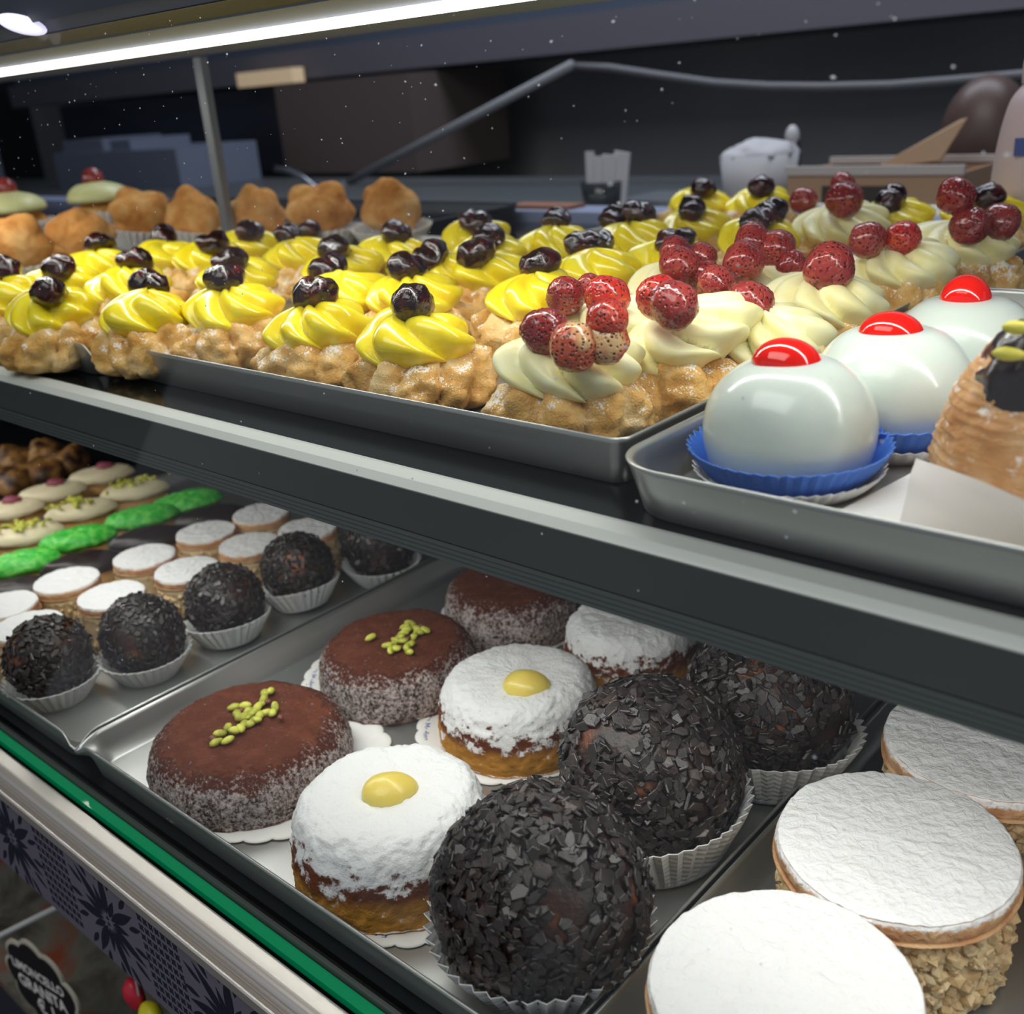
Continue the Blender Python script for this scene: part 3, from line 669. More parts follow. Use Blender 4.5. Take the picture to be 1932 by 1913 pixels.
# ------------------------------------------------------------------ golden puffs and iced cakes at the far left
PM = []
for s in (31, 32, 33):
    V, Fc = ellipsoid(.0225, .0225, .0200, 60, 40, lambda v, s=s: v * lumps(v, s, 11, .38)[:, None])
    PM.append(mesh('puff_bun', V + np.array([0, 0, .019]), Fc, M['puff']))
for (px, py, h, tl, lab, v) in (
    (255, 402, .045, (-.5, .3), 'golden puff in a white paper cup leaning right, below the cream-coloured iced cake', 0),
    (362, 398, .048, (-.6, .3), 'golden puff in a paper cup leaning against the support post', 1),
    (478, 412, .040, (.3, .9), 'golden puff turned away so its grey paper cup shows, right of the support post', 2),
    (606, 405, .040, (0, 0), 'wide golden puff far back, in the middle of the dark tray', 0),
    (735, 392, .044, (.2, .2), 'golden puff furthest right, at the end of the dark tray', 1),
    (135, 425, .052, (.6, -.2), 'orange golden puff lying over its pleated paper cup, second from the left edge', 2),
    (22, 450, .050, (0, 0), 'orange golden puff at the left edge of the photo', 0)):
    hh = h; p = at(px, py, SH + hh)
    t = thing('golden_puff', lab, 'pastry', (p.x, p.y, SH + .0015), 0, 'golden puffs in paper cups')
    t.scale = (1.32,) * 3
    bx = link('puff_bun', PM[v], t, (0, 0, .013), (tl[0] * .5, tl[1] * .5, v * 1.3)); link('paper_cup', CUP_SM, t, (0, 0, .003), (tl[0] * .3, tl[1] * .3, 0))
ic = Mat('pale_green_icing', 'd8d79a', .4, 0, sss=.2, sr=.003).m
for (px, py, lab) in ((183, 352, 'cream-iced cake in a paper cup, right of the one at the frame edge'), (18, 372, 'cream-iced cake in a pleated paper cup at the left edge of the photo')):
    p = at(px, py, SH + .072)
    p = EYE + (p - EYE) * (SH + .072 - EYE.z) / (p.z - EYE.z)
    t = thing('iced_cake', lab, 'cake', (p.x, p.y, SH + .001), 0, 'iced cakes in paper cups')
    t.scale = (1.35,) * 3
    link('cake_body', PM[1], t, (0, 0, .006)); link('paper_cup', CUP_SM, t, (0, 0, 0), (0, 0, 0), (1.0, 1.0, 2.0))
    V, Fc = ellipsoid(.0265, .0265, .013, 32, 10, lambda v: v * (1 + .06 * vnoise(v * 90, 3))[:, None], -.2); b = MB(); b.add(V, Fc); b.build('icing', ic, t, True, (0, 0, .044))
    link('candied_cherry', mesh('cherry', *ellipsoid(.009, .009, .009, 20, 12), M['berry_dark']), t, (-.004, 0, .059))

# ------------------------------------------------------------------ doilies
def doily(x, y, R, lab, texts=(), rz=0, z=TF):
    t = thing('scalloped_doily', lab, 'doily', (x, y, z + .0002), rz, 'scalloped paper doilies')
    n = 26; K = 10; P = []
    for k in range(n * K):
        a = 2 * PI * k / (n * K); P.append((R * (1 + .035 * abs(math.sin(n * a / 2)) ** .6), a))
    rings = [(0.0, .0006), (.90, .0006), (.93, .0011), (.985, .0010), (1.0, .0004), (1.0, 0), (0.0, 0)]
    V = []
    for f, zz in rings:
        for r, a in P: V.append((max(r * f, .0005) * math.cos(a), max(r * f, .0005) * math.sin(a), zz))
    nu = len(P); Fc = grid_faces(len(rings), nu); Fc += [tuple(range(nu))[::-1], tuple(range((len(rings) - 1) * nu, len(rings) * nu))]
    link('paper_disc', mesh('paper_disc', V, Fc, M['paper']), t)
    for txt, ang, size, rr in texts:
        TV, TFc = text_geo(txt, size); out = []
        for (u, v, _) in TV:
            a = math.radians(ang) - u / rr if False else math.radians(ang) + u / rr; q = rr - v
            out.append((q * math.cos(a), q * math.sin(a), .0008))
        b = MB(); b.add(out, [f[::-1] for f in TFc]); b.build('printed_text', M['ink'], t)
    return t

# ------------------------------------------------------------------ round cakes
def cake_mesh(seed, mat, R=.0455, H=.041, flare=1.0, nz=1.0):
    pr = smoothprof([(.0001, 0), (R * .9, 0), (R * .985, .0015), (R * 1.0, .007), (R * .985, H * .42), (R * .955, H * .66), (R * .885, H * .86), (R * .78, H * .97), (R * .62, H), (R * .3, H), (.0001, H)], 70)
    def disp(V, TH, T):
        e = vnoise(V * 70, seed) * .02 + vnoise(V * 220, seed + 3) * .012 * nz + vnoise(V * 700, seed + 5) * .010 * nz
        k = np.where(T < .08, .3, 1.0)
        V = V.copy(); V[..., 0] *= 1 + e * k; V[..., 1] *= 1 + e * k; V[..., 2] *= 1 + (e * .8 + .010 * vnoise(V * 40, seed + 8)) * k; return V
    return mesh('cake_body', *rev(pr, 200, disp), mat)
pnut = [mesh('pistachio', *ellipsoid(.0038, .0023, .0019, 10, 7, lambda v, s=s: v * (1 + .15 * vnoise(v * 500, s))[:, None]), M['pistachio']) for s in (1, 2, 3)]
pskin = mesh('pistachio', *ellipsoid(.0024, .0018, .0012, 8, 5), M['pistachio_skin'])
def cocoa_cake(x, y, lab, nuts, seed, R=.0455, H=.0405):
    t = thing('cocoa_cake', lab, 'cake', (x, y, TF + .0014), 0, 'round cocoa-dusted cakes')
    link('cake_body', cake_mesh(seed, M['cocoa'], R=R, H=H), t)
    r = random.Random(seed)
    for i, (u, v) in enumerate(nuts):
        q = at(u, v, TF + H + .0028) - t.location
        link('pistachio', pskin if i % 7 == 3 else pnut[i % 3], t, (q.x, q.y, H + .0016 + r.uniform(0, .0018)), (r.uniform(-.3, .3), r.uniform(-.3, .3), r.uniform(0, 6)))
n1 = [(511, 1306), (500, 1311), (442, 1338), (455, 1345), (463, 1335), (470, 1352), (456, 1358), (478, 1345), (487, 1338), (495, 1330), (506, 1328), (490, 1352), (502, 1345), (515, 1347), (483, 1362), (472, 1366), (461, 1367), (530, 1357), (520, 1338), (455, 1378), (444, 1383), (430, 1374), (430, 1399), (407, 1402), (402, 1397), (415, 1385), (468, 1342), (498, 1322), (448, 1352)]
n2 = [(700, 1206), (775, 1180), (785, 1188), (795, 1182), (803, 1190), (768, 1192), (762, 1200), (755, 1206), (748, 1211), (760, 1213), (770, 1208), (780, 1202), (765, 1186), (790, 1195), (742, 1218), (732, 1223), (747, 1228), (757, 1222), (768, 1226), (775, 1220), (738, 1230), (772, 1232)]
cocoa_cake(-.4450, .2560, 'nearest cocoa-dusted chocolate cake with a diagonal line of pistachios', n1, 41, .0550, .0285)
cocoa_cake(-.4450, .3660, 'second cocoa-dusted chocolate cake with a pistachio heap and one stray nut', n2, 42, .0490, .030)
cocoa_cake(-.4370, .4640, 'rear cocoa-dusted chocolate cake partly under the shelf edge, no nuts in sight', [], 43, .046, .032)
doily(-.4330, .2650, .0600, 'doily under the nearest cocoa cake, showing to its right', (('Piazza Carit\u00e0', 25, .0062, .0550),), z=TF + .0004)
doily(-.4560, .3700, .0560, 'doily under the second cocoa cake, blue print visible at its left', (('Via Porta Medina', 212, .0062, .0520), ('Piazza Carit\u00e0', 290, .0062, .052)), z=TF - .0002)
doily(-.4420, .4700, .0520, 'doily under the rear cocoa cake, mostly hidden', ())
lem = mesh('candied_lemon', *ellipsoid(.0132, .0105, .0085, 32, 12, lambda v: v * (1 + .05 * vnoise(v * 120, 3))[:, None], 0.0), M['lemon'])
def sugar_cake(x, y, lab, seed, lemon=None, R=.0425, H=.0425):
    t = thing('sugared_cake', lab, 'cake', (x, y, TF + .0014), 0, 'round sugar-dusted cakes')
    link('cake_body', cake_mesh(seed, M['sugarcake'], R=R, H=H, nz=1.5), t)
    if lemon:
        q = at(lemon[0], lemon[1], TF + H + .005) - t.location; link('candied_lemon', lem, t, (q.x, q.y, H - .0006), (.1, 0, lemon[2]))
sugar_cake(-.3255, .2510, 'nearest white sugar-dusted cake with a yellow candied half, golden crust showing below', 51, (733, 1480, .9), .0475, .0410)
sugar_cake(-.3480, .3680, 'second white sugar-dusted cake with a smaller candied half, touching a large flake ball', 52, (992, 1282, .5), .0460, .0360)
sugar_cake(-.3370, .4590, 'rear white sugar-dusted cake under the shelf edge, without any topping in sight', 53, None, .041, .036)
doily(-.3180, .2590, .0540, 'doily under the nearest white cake, blue word printed at its front', (('Pignasecca', 283, .0070, .0500), ('Via Porta Medina', 165, .0062, .050)), z=TF + .0002)
doily(-.3560, .3700, .0540, 'doily under the second white cake, print visible at its left', (('Porta Medina', 215, .0062, .0500),), z=TF + .0002)

# ------------------------------------------------------------------ flake balls
rng = random.Random(77)
def chip_mesh(k, s):
    r = random.Random(k); n = r.choice([4, 5, 5, 6]); L = r.uniform(.8, 1.5); Wd = r.uniform(.45, .95); a0 = r.uniform(0, 6)
    P = []
    for i in range(n):
        a = a0 + 2 * PI * i / n + r.uniform(-.3, .3); q = r.uniform(.8, 1.1); P.append((L * q * math.cos(a) * s, Wd * q * math.sin(a) * s))
    th = s * .24; V = [(x, y, th * .5 + r.uniform(-.1, .1) * th) for x, y in P] + [(x * 1.04, y * 1.04, -th * .5) for x, y in P] + [(x * .86, y * .86, th * .85) for x, y in P]
    Fc = [tuple(range(2 * n, 3 * n)), tuple(range(n, 2 * n))[::-1]]
    Fc += [(i, (i + 1) % n, 2 * n + (i + 1) % n, 2 * n + i) for i in range(n)] + [(n + i, n + (i + 1) % n, (i + 1) % n, i) for i in range(n)]
    return mesh('chocolate_flake', V, Fc, M['flake'], smooth=False)
CHIP = [chip_mesh(k, .0032) for k in range(14)]
CHIPS = [chip_mesh(k + 50, .0026) for k in range(10)]
def ball(x, y, R, lab, ncov, npart, meshes, cupme, cz, ctilt, seed, group, zb, squash=.97, cshift=(0, 0)):
    r = random.Random(seed); nr = np.random.RandomState(seed)
    t = thing('chocolate_flake_ball', lab, 'pastry', (x, y, TF), 0, group)
    def dsp(v): return v * (1 + .035 * vnoise(v / R * 1.6, seed) + .02 * vnoise(v / R * 5, seed + 2))[:, None]
    V, Fc = ellipsoid(R, R, R * squash, 56, 36, dsp); core = link('cake_ball', mesh('cake_ball', V, Fc, M['ganache']), t, (0, 0, zb))
    q = np.arange(ncov) + .5; ph = np.arccos(1 - 1.86 * q / ncov); tt = PI * (1 + 5 ** .5) * q
    Nn = np.stack([np.cos(tt) * np.sin(ph), np.sin(tt) * np.sin(ph), np.cos(ph)], 1); Nn += nr.normal(0, .028, Nn.shape)
    keep = vnoise(Nn * 2.7, seed + 11) + .35 * vnoise(Nn * 8, seed + 12) > -.62
    Nn = Nn[keep]; Nn /= np.linalg.norm(Nn, axis=1)[:, None]
    Pn = Nn * np.array([R, R, R * squash]); Pn = Pn * (1 + .035 * vnoise(Pn / R * 1.6, seed) + .02 * vnoise(Pn / R * 5, seed + 2))[:, None]
    view = (EYE - Vector((x, y, TF + zb))).normalized(); face = Nn @ np.array(view); order = np.argsort(-face); rest = MB()
    for rank, i in enumerate(order):
        nrm = Vector(Nn[i]); lean = Vector(nr.normal(0, 1, 3)); qn = (nrm + lean * r.choice([.12, .2, .3, .5])).normalized()
        rot = qn.to_track_quat('Z', 'Y') @ Vector((0, 0, 1)).rotation_difference(Vector((0, 0, 1)))
        Mx = rot.to_matrix() @ Matrix.Rotation(r.uniform(0, 6.28), 3, 'Z'); sc = r.uniform(.55, 1.25)
        p = Vector(Pn[i]) + nrm * (.0006 + r.uniform(0, .0012)) * (R / .04) + Vector((0, 0, zb)); me = meshes[r.randrange(len(meshes))]
        if rank < npart: link('chocolate_flake', me, t, p, Mx.to_euler(), sc)
        else: rest.add([Mx @ (v.co * sc) + p for v in me.vertices], [tuple(f.vertices) for f in me.polygons])
    tag(rest.build('flake_coating', M['flake'], t), kind='stuff')
    tag(link('paper_cup', cupme, t, (cshift[0], cshift[1], cz), (ctilt[0], ctilt[1], r.uniform(0, 1))), 'white fluted cup')
G1, G2 = 'large chocolate flake balls', 'small chocolate flake balls in paper cups'
ball(-.2265, .2440, .0412, 'nearest large ball coated in dark chocolate flakes, in front of the others', 1900, 300, CHIP, CUP_BIG, .0, (.0, .0), 3, G1, .0405, 1.0, (-.004, .002))
ball(-.2380, .3370, .0405, 'second large flake ball, its deep pleated paper cup showing at the lower right', 1900, 300, CHIP, CUP_BIG, .0, (-.10, -.10), 4, G1, .0405, 1.0, (.006, -.004))
ball(-.2230, .4190, .0398, 'rear large flake ball half under the shelf edge with orange cake showing through', 1700, 300, CHIP, CUP_BIG, .0, (-.08, -.04), 5, G1, .0405, .98, (.004, -.004))
SB = ((-.6160, .2290, 'small flake ball at the front left, nearest in the left lower tray', (0, 0)), (-.5930, .2800, 'second small flake ball, brown patch on its upper left', (0, 0)),
      (-.5860, .3390, 'third small flake ball with bare orange-brown patches on its side', (-.10, -.1)), (-.5860, .4010, 'fourth small flake ball, dark and close under the shelf edge', (-.1, -.15)),
      (-.5660, .4620, 'fifth small flake ball, mostly hidden under the shelf edge in shadow', (0, 0)))
for k, (x, y, lab, tl) in enumerate(SB): ball(x, y, .0250, lab, 620, 150 if k < 4 else 0, CHIPS, CUP_SM, .0, tl, 20 + k, G2, .0285, 1.0, (.001, -.001))

# ------------------------------------------------------------------ white sandwiches (large, right lower tray)
def disc_mesh(R, H, seed, nu=160, nz=1.0, mat='biscuit'):
    pr = smoothprof([(.0001, 0), (R * .93, 0), (R * .985, H * .12), (R, H * .45), (R * .995, H * .72), (R * .975, H * .93), (R * .94, H), (R * .6, H * 1.02), (R * .3, H * 1.03), (.0001, H * 1.03)], 40)
    def disp(V, TH, T):
        V = V.copy(); k = 1 + .010 * vnoise(V * 50, seed) + .004 * vnoise(V * 260, seed + 1) * nz; V[..., 0] *= k; V[..., 1] *= k
        V[..., 2] += (T > .5) * (.0005 * vnoise(V * 90, seed + 2) + .00045 * fbm(V * 330, seed + 3, 2)) * nz; return V
    return mesh('biscuit', *rev(pr, nu, disp), M[mat])
def crumb(k, s):
    r = np.random.RandomState(k); g_ = (1 + 5 ** .5) / 2
    V = np.array([(-1, g_, 0), (1, g_, 0), (-1, -g_, 0), (1, -g_, 0), (0, -1, g_), (0, 1, g_), (0, -1, -g_), (0, 1, -g_), (g_, 0, -1), (g_, 0, 1), (-g_, 0, -1), (-g_, 0, 1)]) / 1.9
    Fc = [(0, 11, 5), (0, 5, 1), (0, 1, 7), (0, 7, 10), (0, 10, 11), (1, 5, 9), (5, 11, 4), (11, 10, 2), (10, 7, 6), (7, 1, 8), (3, 9, 4), (3, 4, 2), (3, 2, 6), (3, 6, 8), (3, 8, 9), (4, 9, 5), (2, 4, 11), (6, 2, 10), (8, 6, 7), (9, 8, 1)]
    V = V * r.uniform(.65, 1.2, (12, 3)) * np.array([1, .8, .6]) * s
    return mesh('nut_crumb', V, Fc, M['crumb'], smooth=False)
CRB = [crumb(k, .0040) for k in range(8)]; CRS = [crumb(k + 20, .0024) for k in range(6)]
def body_mesh(R, H, seed): return mesh('filling', *rev(smoothprof([(.0001, 0), (R * .95, 0), (R, H * .2), (R * .98, H * .5), (R, H * .8), (R * .95, H), (.0001, H)], 22), 64, lambda V, TH, T: V * (1 + .03 * vnoise(V * 100, seed))[..., None] * np.array([1, 1, 1])), M['filling'])
def sandwich(x, y, R, lab, seed, npart, ncr, meshes, tilt=(0, 0), Hb=.0405, Ht=.0095, Rb=None, group='large white sugared sandwiches', dm=None, zoff=0, name='sugared_sandwich'):
    r = random.Random(seed); t = thing(name, lab, 'pastry', (x, y, TF), r.uniform(0, 1), group); Rb = Rb or R * .90
    Mi = Matrix.Rotation(-t.rotation_euler.z, 3, 'Z')
    link('filling', body_mesh(Rb, Hb, seed), t, (0, 0, .0006)); rest = MB()
    link('top_biscuit', dm or disc_mesh(R, Ht, seed), t, (0, 0, Hb + .001 + zoff), (tilt[0], tilt[1], 0))
    L = []
    for k in range(ncr):
        a = r.uniform(0, 2 * PI); z = r.uniform(.003, Hb - .001); L.append((a, z))
    view = (Mi @ (EYE - Vector((x, y, TF)))); va = math.atan2(view.y, view.x)
    L.sort(key=lambda q: -math.cos(q[0] - va - (.5 if npart else 0)))
    for i, (a, z) in enumerate(L):
        me = meshes[r.randrange(len(meshes))]; rr = Rb + r.uniform(-.0004, .0018) * (R / .045); p = Vector((rr * math.cos(a), rr * math.sin(a), z)); e = (r.uniform(0, 6), r.uniform(0, 6), r.uniform(0, 6)); sc = r.uniform(.7, 1.2)
        if i < npart: link('nut_crumb', me, t, p, e, sc)
        else:
            from mathutils import Euler
            Mx = Euler(e).to_matrix(); rest.add([Mx @ (v.co * sc) + p for v in me.vertices], [tuple(f.vertices) for f in me.polygons])
    tag(rest.build('crumb_coating', M['crumb'], t), kind='stuff'); return t
sandwich(-.1257, .2510, .0458, 'nearest white sugared sandwich, plain round top cut by the bottom edge', 61, 60, 700, CRB)
sandwich(-.1244, .3410, .0462, 'middle white sugared sandwich with a chipped tan rim and nut crumbs below', 62, 300, 950, CRB)
sandwich(-.1177, .4300, .0460, 'rear white sugared sandwich, shaded beneath the shelf fascia', 63, 60, 700, CRB)
sandwich(-.0290, .3850, .0465, 'white sugared sandwich mostly beyond the right edge, tan rim just showing', 64, 0, 600, CRB)

# ------------------------------------------------------------------ left lower tray: small biscuits
SD = [disc_mesh(.0225, .0062, 70 + k, 72, .8) for k in range(3)]
SW = ((210, 1122, 'small white biscuit sandwich just behind the second flake ball'), (352, 1074, 'small white biscuit sandwich left of the third flake ball, nut crumbs below its rim'),
      (125, 1094, 'small white biscuit sandwich left of centre in the second row'), (272, 1049, 'small white biscuit sandwich in the second row, right of the dark barquette'),
      (388, 1003, 'small white biscuit sandwich in the second row, in front of the dark oval barquette'), (470, 1026, 'small white biscuit sandwich touching the fourth flake ball'),
      (492, 968, 'small white biscuit sandwich furthest back in the second row, at the shelf edge'), (580, 997, 'small white biscuit sandwich furthest back in the front row, behind the fourth flake ball'),
      (52, 1180, 'small white biscuit sandwich behind the nearest small flake ball'), (5, 1142, 'small white biscuit sandwich cut by the left edge of the photo'))
for k, (px, py, lab) in enumerate(SW):
    p = at(px, py, DK + .040)
    sandwich(p.x, p.y, .0235, lab, 80 + k, 0, 220, CRS, Hb=.0315, Ht=.0062, group='small white biscuit sandwiches', dm=SD[k % 3], name='small_sandwich')
# oval boat biscuits (barquettes) with different toppings, piled on buns so their tops are at the same height
def boat(n=40, L=.030, Wd=.0165, H=.012, seed=0, ridged=0, bottom=False):
    prof = smoothprof([(.02, -.2), (.75, -.1), (1.0, .15), (.95, .55), (.65, .88), (.001, 1.0)], 18)
    def disp(V, TH, T):
        V = V.copy(); c, s_ = np.cos(TH), np.sin(TH); rr = np.hypot(V[..., 0], V[..., 1]); V[..., 0] = rr * L * c; V[..., 1] = rr * Wd * s_ * (1 - .25 * c * c)
        w = ridged * np.sin(V[..., 0] * 300 + V[..., 1] * 1500 + 3 * vnoise(V * 60, seed)) * .0009
        V[..., 2] = V[..., 2] * H + (w + .0012 * vnoise(V * 130, seed)) * (T > .2); return V
    return rev(prof, n, disp)
m = Mat('green_icing', '3fbf3f', .45, 0, sss=.15, sr=.002); m.col(m.mix(m.ss(m.noise(200, 3), .4, .65), '35b83c', '74d65c')); M['green_icing'] = m.m
m = Mat('dark_icing', '2a1f1f', .4); m.bump(m.noise(120, 2), .3, .001); M['dark_icing'] = m.m
m = Mat('cream_icing', 'e6d8b4', .45); M['cream_icing'] = m.m
m = Mat('biscuit_base', 'b98a4e', .7); m.bump(m.noise(300, 3), .5, .001); M['bb'] = m.m
m = Mat('brown_fritter', '6e4524', .45); m.col(m.ramp(m.noise(70, 3), (.35, '2c1a10'), (.5, '7a5028'), (.66, 'b98a4c'))); m.bump(m.noise(200, 3), .6, .002); M['fritter'] = m.m
BM = {'green': mesh('icing', *boat(seed=1, ridged=1.0), M['green_icing']), 'dark': mesh('icing', *boat(seed=2), M['dark_icing']), 'cream': mesh('icing', *boat(seed=3, ridged=.5), M['cream_icing'])}
BB = mesh('biscuit_base', *boat(seed=4, L=.0312, Wd=.0178, H=.018), M['bb'])
ang = math.radians(62)
def barquette(px, py, kind, lab, extra=None, L=1.0):
    p = at(px, py, DK + .038); t = thing('barquette', lab, 'pastry', (p.x, p.y, TF + .0), ang, 'iced oval barquettes')
    link('biscuit_base', BB, t, (0, 0, .004), (0, 0, 0), (1, 1, 1.25)); tag(link('icing', BM[kind], t, (0, 0, .0235)), kind + ' icing')
    r = random.Random(int(px * 7 + py))
    if extra == 'nuts':
        for k in range(26): link('pistachio', pnut[k % 3], t, (r.gauss(0, .009), r.gauss(0, .005), .0365 + r.uniform(-.001, .002)), (r.uniform(-.5, .5), r.uniform(-.5, .5), r.uniform(0, 6)), .8)
    if extra == 'pink':
        b = MB(); b.add(*ellipsoid(.008, .006, .0035, 14, 8, lambda v: v * (1 + .2 * vnoise(v * 300, 3))[:, None])); tag(b.build('pink_topping', Mat('pink_fruit', '9a4a5c', .5).m, t, True, (.004, 0, .0365)), 'pink fruit piece')
for a in ((32, 1043, 'green', 'green iced barquette at the left edge, nearest of the green ones'), (143, 997, 'green', 'green iced barquette second from the left, bright ridged icing'),
          (264, 957, 'green', 'green iced barquette third from the left, behind the dark oval one'), (350, 928, 'green', 'green iced barquette furthest right, disappearing under the shelf'),
          (25, 1095, 'dark', 'dark iced barquette at the left edge, before the white sandwiches'), (150, 1045, 'dark', 'dark iced barquette between green icing and white sandwiches, second from left'),
          (275, 997, 'dark', 'dark iced barquette third from left, brown rim at its end'), (395, 957, 'dark', 'dark iced barquette furthest right, in shadow under the shelf'),
          (45, 990, 'cream', 'cream barquette with chopped pistachios at the left edge', 'nuts'), (150, 945, 'cream', 'cream barquette with chopped pistachios, second in its row', 'nuts'), (252, 908, 'cream', 'cream barquette with chopped pistachios nearest the shelf edge', 'nuts'),
          (12, 945, 'cream', 'white-iced barquette with a pink piece at the left edge', 'pink'), (95, 912, 'cream', 'white-iced barquette with pink streaks, middle of its row', 'pink'), (188, 880, 'cream', 'white-iced barquette with a faint pink top, closest under the shelf', 'pink')):
    barquette(*a)
fm = [mesh('fritter', *ellipsoid(.026, .021, .017, 36, 22, lambda v, s=s: v * lumps(v, s, 12, .34)[:, None]), M['fritter']) for s in (1, 2, 3)]
for k, (px, py, lab) in enumerate(((20, 845, 'brown glazed lumpy pastry at the left edge beneath the shelf'), (85, 838, 'brown glazed lumpy pastry in deep shadow, upper row'), (12, 885, 'brown lumpy pastry at the left edge above the white-iced barquettes'), (65, 872, 'brown lumpy pastry with dark glaze, left of the white-iced barquettes'), (128, 850, 'dark brown pastry furthest right of the lumpy ones, touching the shelf edge'))):
    p = at(px, py, DK + .03); o = link('lumpy_pastry', fm[k % 3], None, (p.x, p.y, TF + .015), (0, 0, k * 1.3)); tag(o, lab, 'pastry', 'brown lumpy pastries')
tray(-1.50, -.90, .20, .66, DK, .018, 'lower deck tray furthest left, under brown lumpy pastries', M['tray_dark'], r=.015)

# ------------------------------------------------------------------ bakery behind the case
def on(px, py, Y):
    d = RM @ np.array([(px - PCX) / F_PX, (py - PCY) / F_PX, 1.0]); return EYE + Vector(d) * (Y / d[1])
b = MB(); b.box(-4.5, 2.2, 1.10, 1.75, 1.09, 1.12); b.box(-4.5, 2.2, 1.14, 1.72, 0, 1.09)
tag(b.build('back_counter', Mat('counter_grey', '4c5054', .4).m), 'dark grey work counter behind the display case', 'counter')
b = MB(); b.box(-4.2, 2.2, 1.95, 2.38, 1.355, 1.43); tag(b.build('wall_duct', Mat('duct_grey', '5d5b66', .6).m), 'long pale grey horizontal duct on the rear wall', 'duct')
b = MB(); b.box(-4.2, 2.2, 1.98, 2.38, 1.43, 1.72); tag(b.build('wall_cabinet', Mat('cabinet_navy', '4a5466', .5).m), 'dark slate wall cabinet above the grey duct', 'cabinet')
b = MB(); b.box(-2.47, -1.95, 1.86, 2.2, 1.12, 1.345); tag(b.build('brown_cupboard', Mat('cupboard_brown', '5a4e4c', .6).m), 'dark brown upright cupboard behind the diagonal pole', 'cupboard')
b = MB(); b.box(-3.9, -2.47, 1.98, 2.2, 1.12, 1.345); tag(b.build('navy_cupboard', Mat('cupboard_navy', '252b3c', .5).m), 'almost black wall cupboard behind the puffs at the left', 'cupboard')
b = MB(); pL, pR = on(455, 167, 1.9), on(555, 128, 1.9); b.box(pL.x, pR.x, 1.89, 1.93, 1.348, 1.385)
tag(b.build('lit_panel', Mat('lit_panel_cream', 'cdb89c', .6, emit='cdb08c', es=.35).m), 'small cream lit panel on the duct, right of the support post', 'lamp')
b = MB(); b.box(-3.05, -2.42, 1.5, 1.74, 1.12, 1.215); b.box(-3.02, -2.80, 1.52, 1.70, 1.215, 1.245); b.box(-2.76, -2.66, 1.52, 1.70, 1.215, 1.240)
tag(b.build('counter_machine', Mat('machine_grey', '767e94', .45, .2).m), 'blue-grey kitchen appliance on the back counter left of the post', 'appliance')
b = MB(); b.tube([on(655, 345, 1.6), on(1080, 122, 1.6)], .0085, 12); b.tube([on(655, 345, 1.6), on(652, 365, 1.6)], .012, 10)
tag(b.build('diagonal_pole', Mat('pole_grey', '7c7e84', .5, 0).m, None, True), 'blurred grey pole rising diagonally behind the case', 'pole')
cab = [(1080, 125), (1150, 128), (1250, 143), (1350, 157), (1450, 163), (1550, 164), (1680, 161), (1800, 152), (1960, 138), (2200, 110)]
b = MB(); b.tube([on(x, y, 1.62) for x, y in cab], .0065, 10); tag(b.build('sagging_cable', Mat('cable_grey', '66666c', .6).m, None, True), 'pale grey cable sagging across the back wall', 'cable')
fa = [(520, 318), (545, 322), (572, 335), (598, 356), (606, 372)]
b = MB(); b.tube([on(x, y, 1.3) for x, y in fa] + [Vector((on(606, 372, 1.3).x, 1.3, 1.12))], .005, 10); tag(b.build('faucet', Mat('faucet_chrome', '9aa0ac', .25, .8).m, None, True), 'curved chrome faucet behind the golden puffs', 'faucet')
# napkin glass
g0 = on(1138, 392, 1.25); t = thing('napkin_glass', 'dark glass holding white paper sachets on the back counter', 'glass', (g0.x, 1.25, 1.12))
b = MB(); b.add(*rev([(.001, 0), (.026, 0), (.031, .045), (.029, .045), (.024, .004), (.001, .004)], 28)); b.build('glass_body', Mat('smoked_glass', '33363a', .15).m, t, True)
for k, (dx, hh, wd) in enumerate(((-.038, .085, .007), (-.012, .078, .010), (.004, .080, .012), (.020, .084, .013))):
    b = MB(); b.box(-wd, wd, -.0015 + k * .002, .0015 + k * .002, .012, hh); b.build('paper_sachet', Mat('sachet_white', 'c8c8d0', .6).m, t, False, (dx if k else -.020, 0, 0), (0, .05 * k, 0))
b = MB(); b.box(-.07, .30, -.02, .10, 0, .012); tag(b.build('steel_dish', Mat('dish_steel', '8b8f96', .35, .6).m, None, False, (g0.x + .05, 1.32, 1.1202)), 'low pale steel dish beside the napkin glass', 'dish')
# white tub and cardboard box
g1 = on(1432, 330, 1.28); t = thing('white_tub', 'white tub heaped with pale napkins on the back counter', 'tub', (g1.x, 1.28, 1.12))
b = MB(); b.add(*rev([(.001, 0), (.042, 0), (.050, .075), (.047, .075), (.040, .004), (.001, .004)], 32)); b.build('tub_body', Mat('tub_white', 'b4b3ba', .5).m, t, True)
V, Fc = ellipsoid(.047, .047, .020, 32, 10, lambda v: v * (1 + .16 * vnoise(v * 90, 3))[:, None], 0); b = MB(); b.add(V, Fc); b.build('napkins', Mat('napkin_white', 'b9b8bf', .7).m, t, True, (0, 0, .073))
b = MB(); b.add(*ellipsoid(.010, .010, .016, 14, 10)); tag(b.build('bottle_cap', Mat('cap_white', 'c0c0c6', .5).m, None, True, (on(1495, 250, 1.42).x, 1.42, 1.205)), 'small white cap standing behind the white tub', 'cap')
b = MB(); b.tube([(on(1495, 250, 1.42).x, 1.42, 1.12), (on(1495, 250, 1.42).x, 1.42, 1.20)], .012, 12); tag(b.build('dark_bottle', Mat('dark_bottle', '17191c', .2).m, None, True), 'dark slim bottle behind the white tub', 'bottle')
bl, br = on(1482, 330, 1.2), on(1815, 312, 1.2)
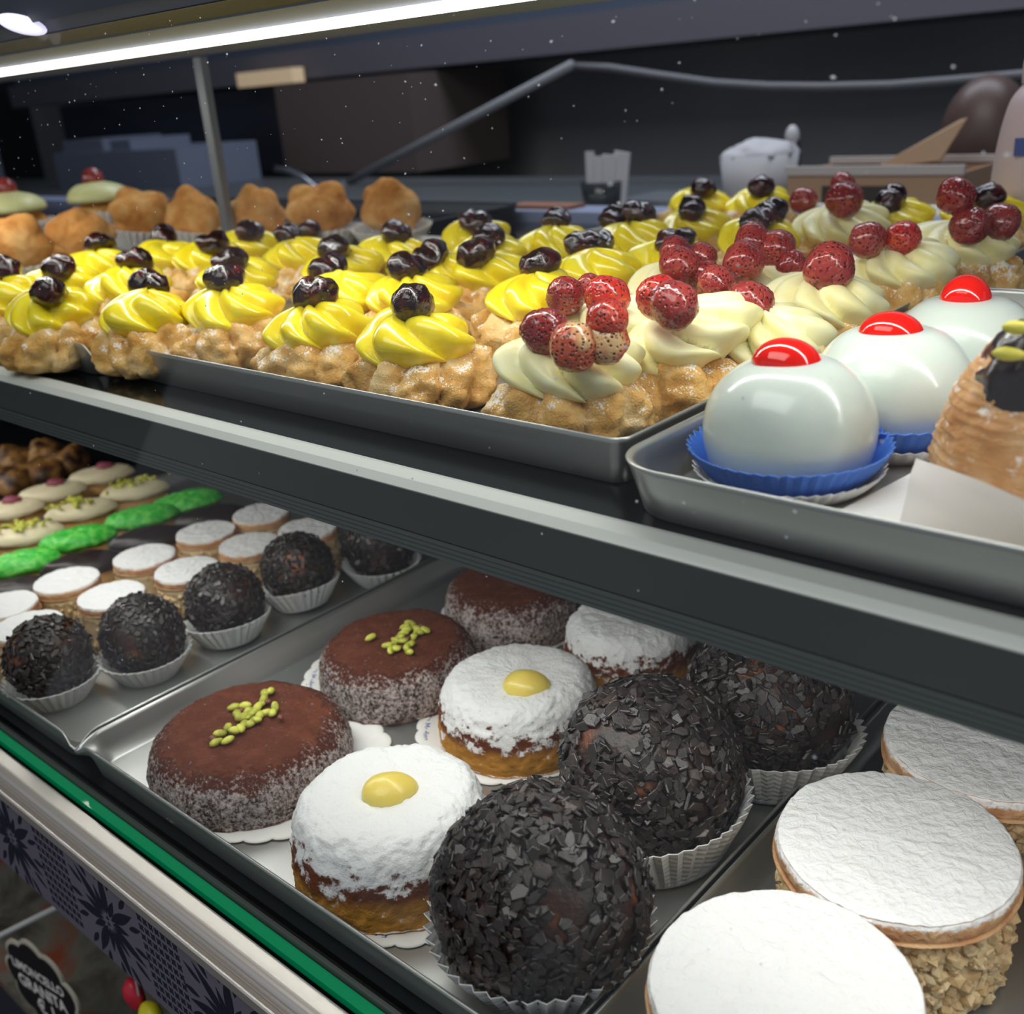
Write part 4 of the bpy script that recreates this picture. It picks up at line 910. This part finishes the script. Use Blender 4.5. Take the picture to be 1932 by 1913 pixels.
t = thing('cardboard_box', 'open tan cardboard box with white rim on the back counter', 'box', ((bl.x + br.x) / 2, 1.26, 1.12)); hw = (br.x - bl.x) / 2
b = MB(); b.box(-hw, hw, -.055, -.052, 0, .058); b.box(-hw, hw, .06, .063, 0, .058); b.box(-hw, -hw + .003, -.052, .06, 0, .058); b.box(hw - .003, hw, -.052, .06, 0, .058); b.box(-hw, hw, -.055, .063, 0, .002)
b.build('box_body', Mat('cardboard', 'ab8b72', .8).m, t)
b = MB(); b.box(-hw - .002, hw + .002, -.058, -.052, .056, .066); b.box(-hw - .002, hw + .002, .06, .066, .056, .066); b.build('box_rim', Mat('rim_white', 'bdb6b6', .7).m, t)
b = MB(); b.add([(-.02, .0, .058), (hw * .55, .0, .066), (hw * .78, .01, .110), (hw * .70, .012, .108), (-.02, .003, .058), (hw * .55, .003, .064), (hw * .78, .013, .110), (hw * .70, .015, .106)], [(0, 1, 2, 3), (7, 6, 5, 4), (0, 4, 5, 1), (1, 5, 6, 2), (2, 6, 7, 3), (3, 7, 4, 0)]); tag(b.build('box_flap', M['kraft'], t), 'raised kraft paper flap')
b = MB(); b.box(-.046, .046, -.0562, -.0551, .006, .044); tag(b.build('box_label', Mat('dark_label', '3a3531', .7).m, t, False, (-.012, 0, 0)), 'dark printed label')
b = MB(); b.add(*ellipsoid(.055, .05, .075, 24, 16)); tag(b.build('brown_jar', Mat('brown_jar', '54403c', .4).m, None, True, (on(1855, 300, 1.45).x, 1.45, 1.195)), 'round brown jar behind the cardboard box', 'jar')
g2 = on(1925, 380, .86); t = thing('spray_bottle', 'white plastic squeeze bottle with a blue mark at the right edge', 'bottle', (g2.x + .012, .86, SH + .0002))
b = MB(); b.add(*rev(smoothprof([(.001, 0), (.034, 0), (.035, .01), (.032, .07), (.026, .105), (.018, .118), (.0185, .120), (.0185, .134), (.014, .145), (.001, .147)], 40), 32)); b.build('bottle_body', Mat('bottle_white', 'bba9ae', .45, sss=.2).m, t, True)
b = MB(); b.box(-.010, .010, -.0330, -.0300, .072, .084); tag(b.build('bottle_mark', Mat('blue_mark', '3a4a8a', .5).m, t), 'blue printed mark')
b = MB(); b.box(-.06, .03, .0, .03, 0, .004); tag(b.build('orange_strip', Mat('orange_card', '8a5a44', .7).m, None, False, (on(1040, 402, .95).x, .945, SH + .0122)), 'small dull orange card on the rear ledge', 'card')
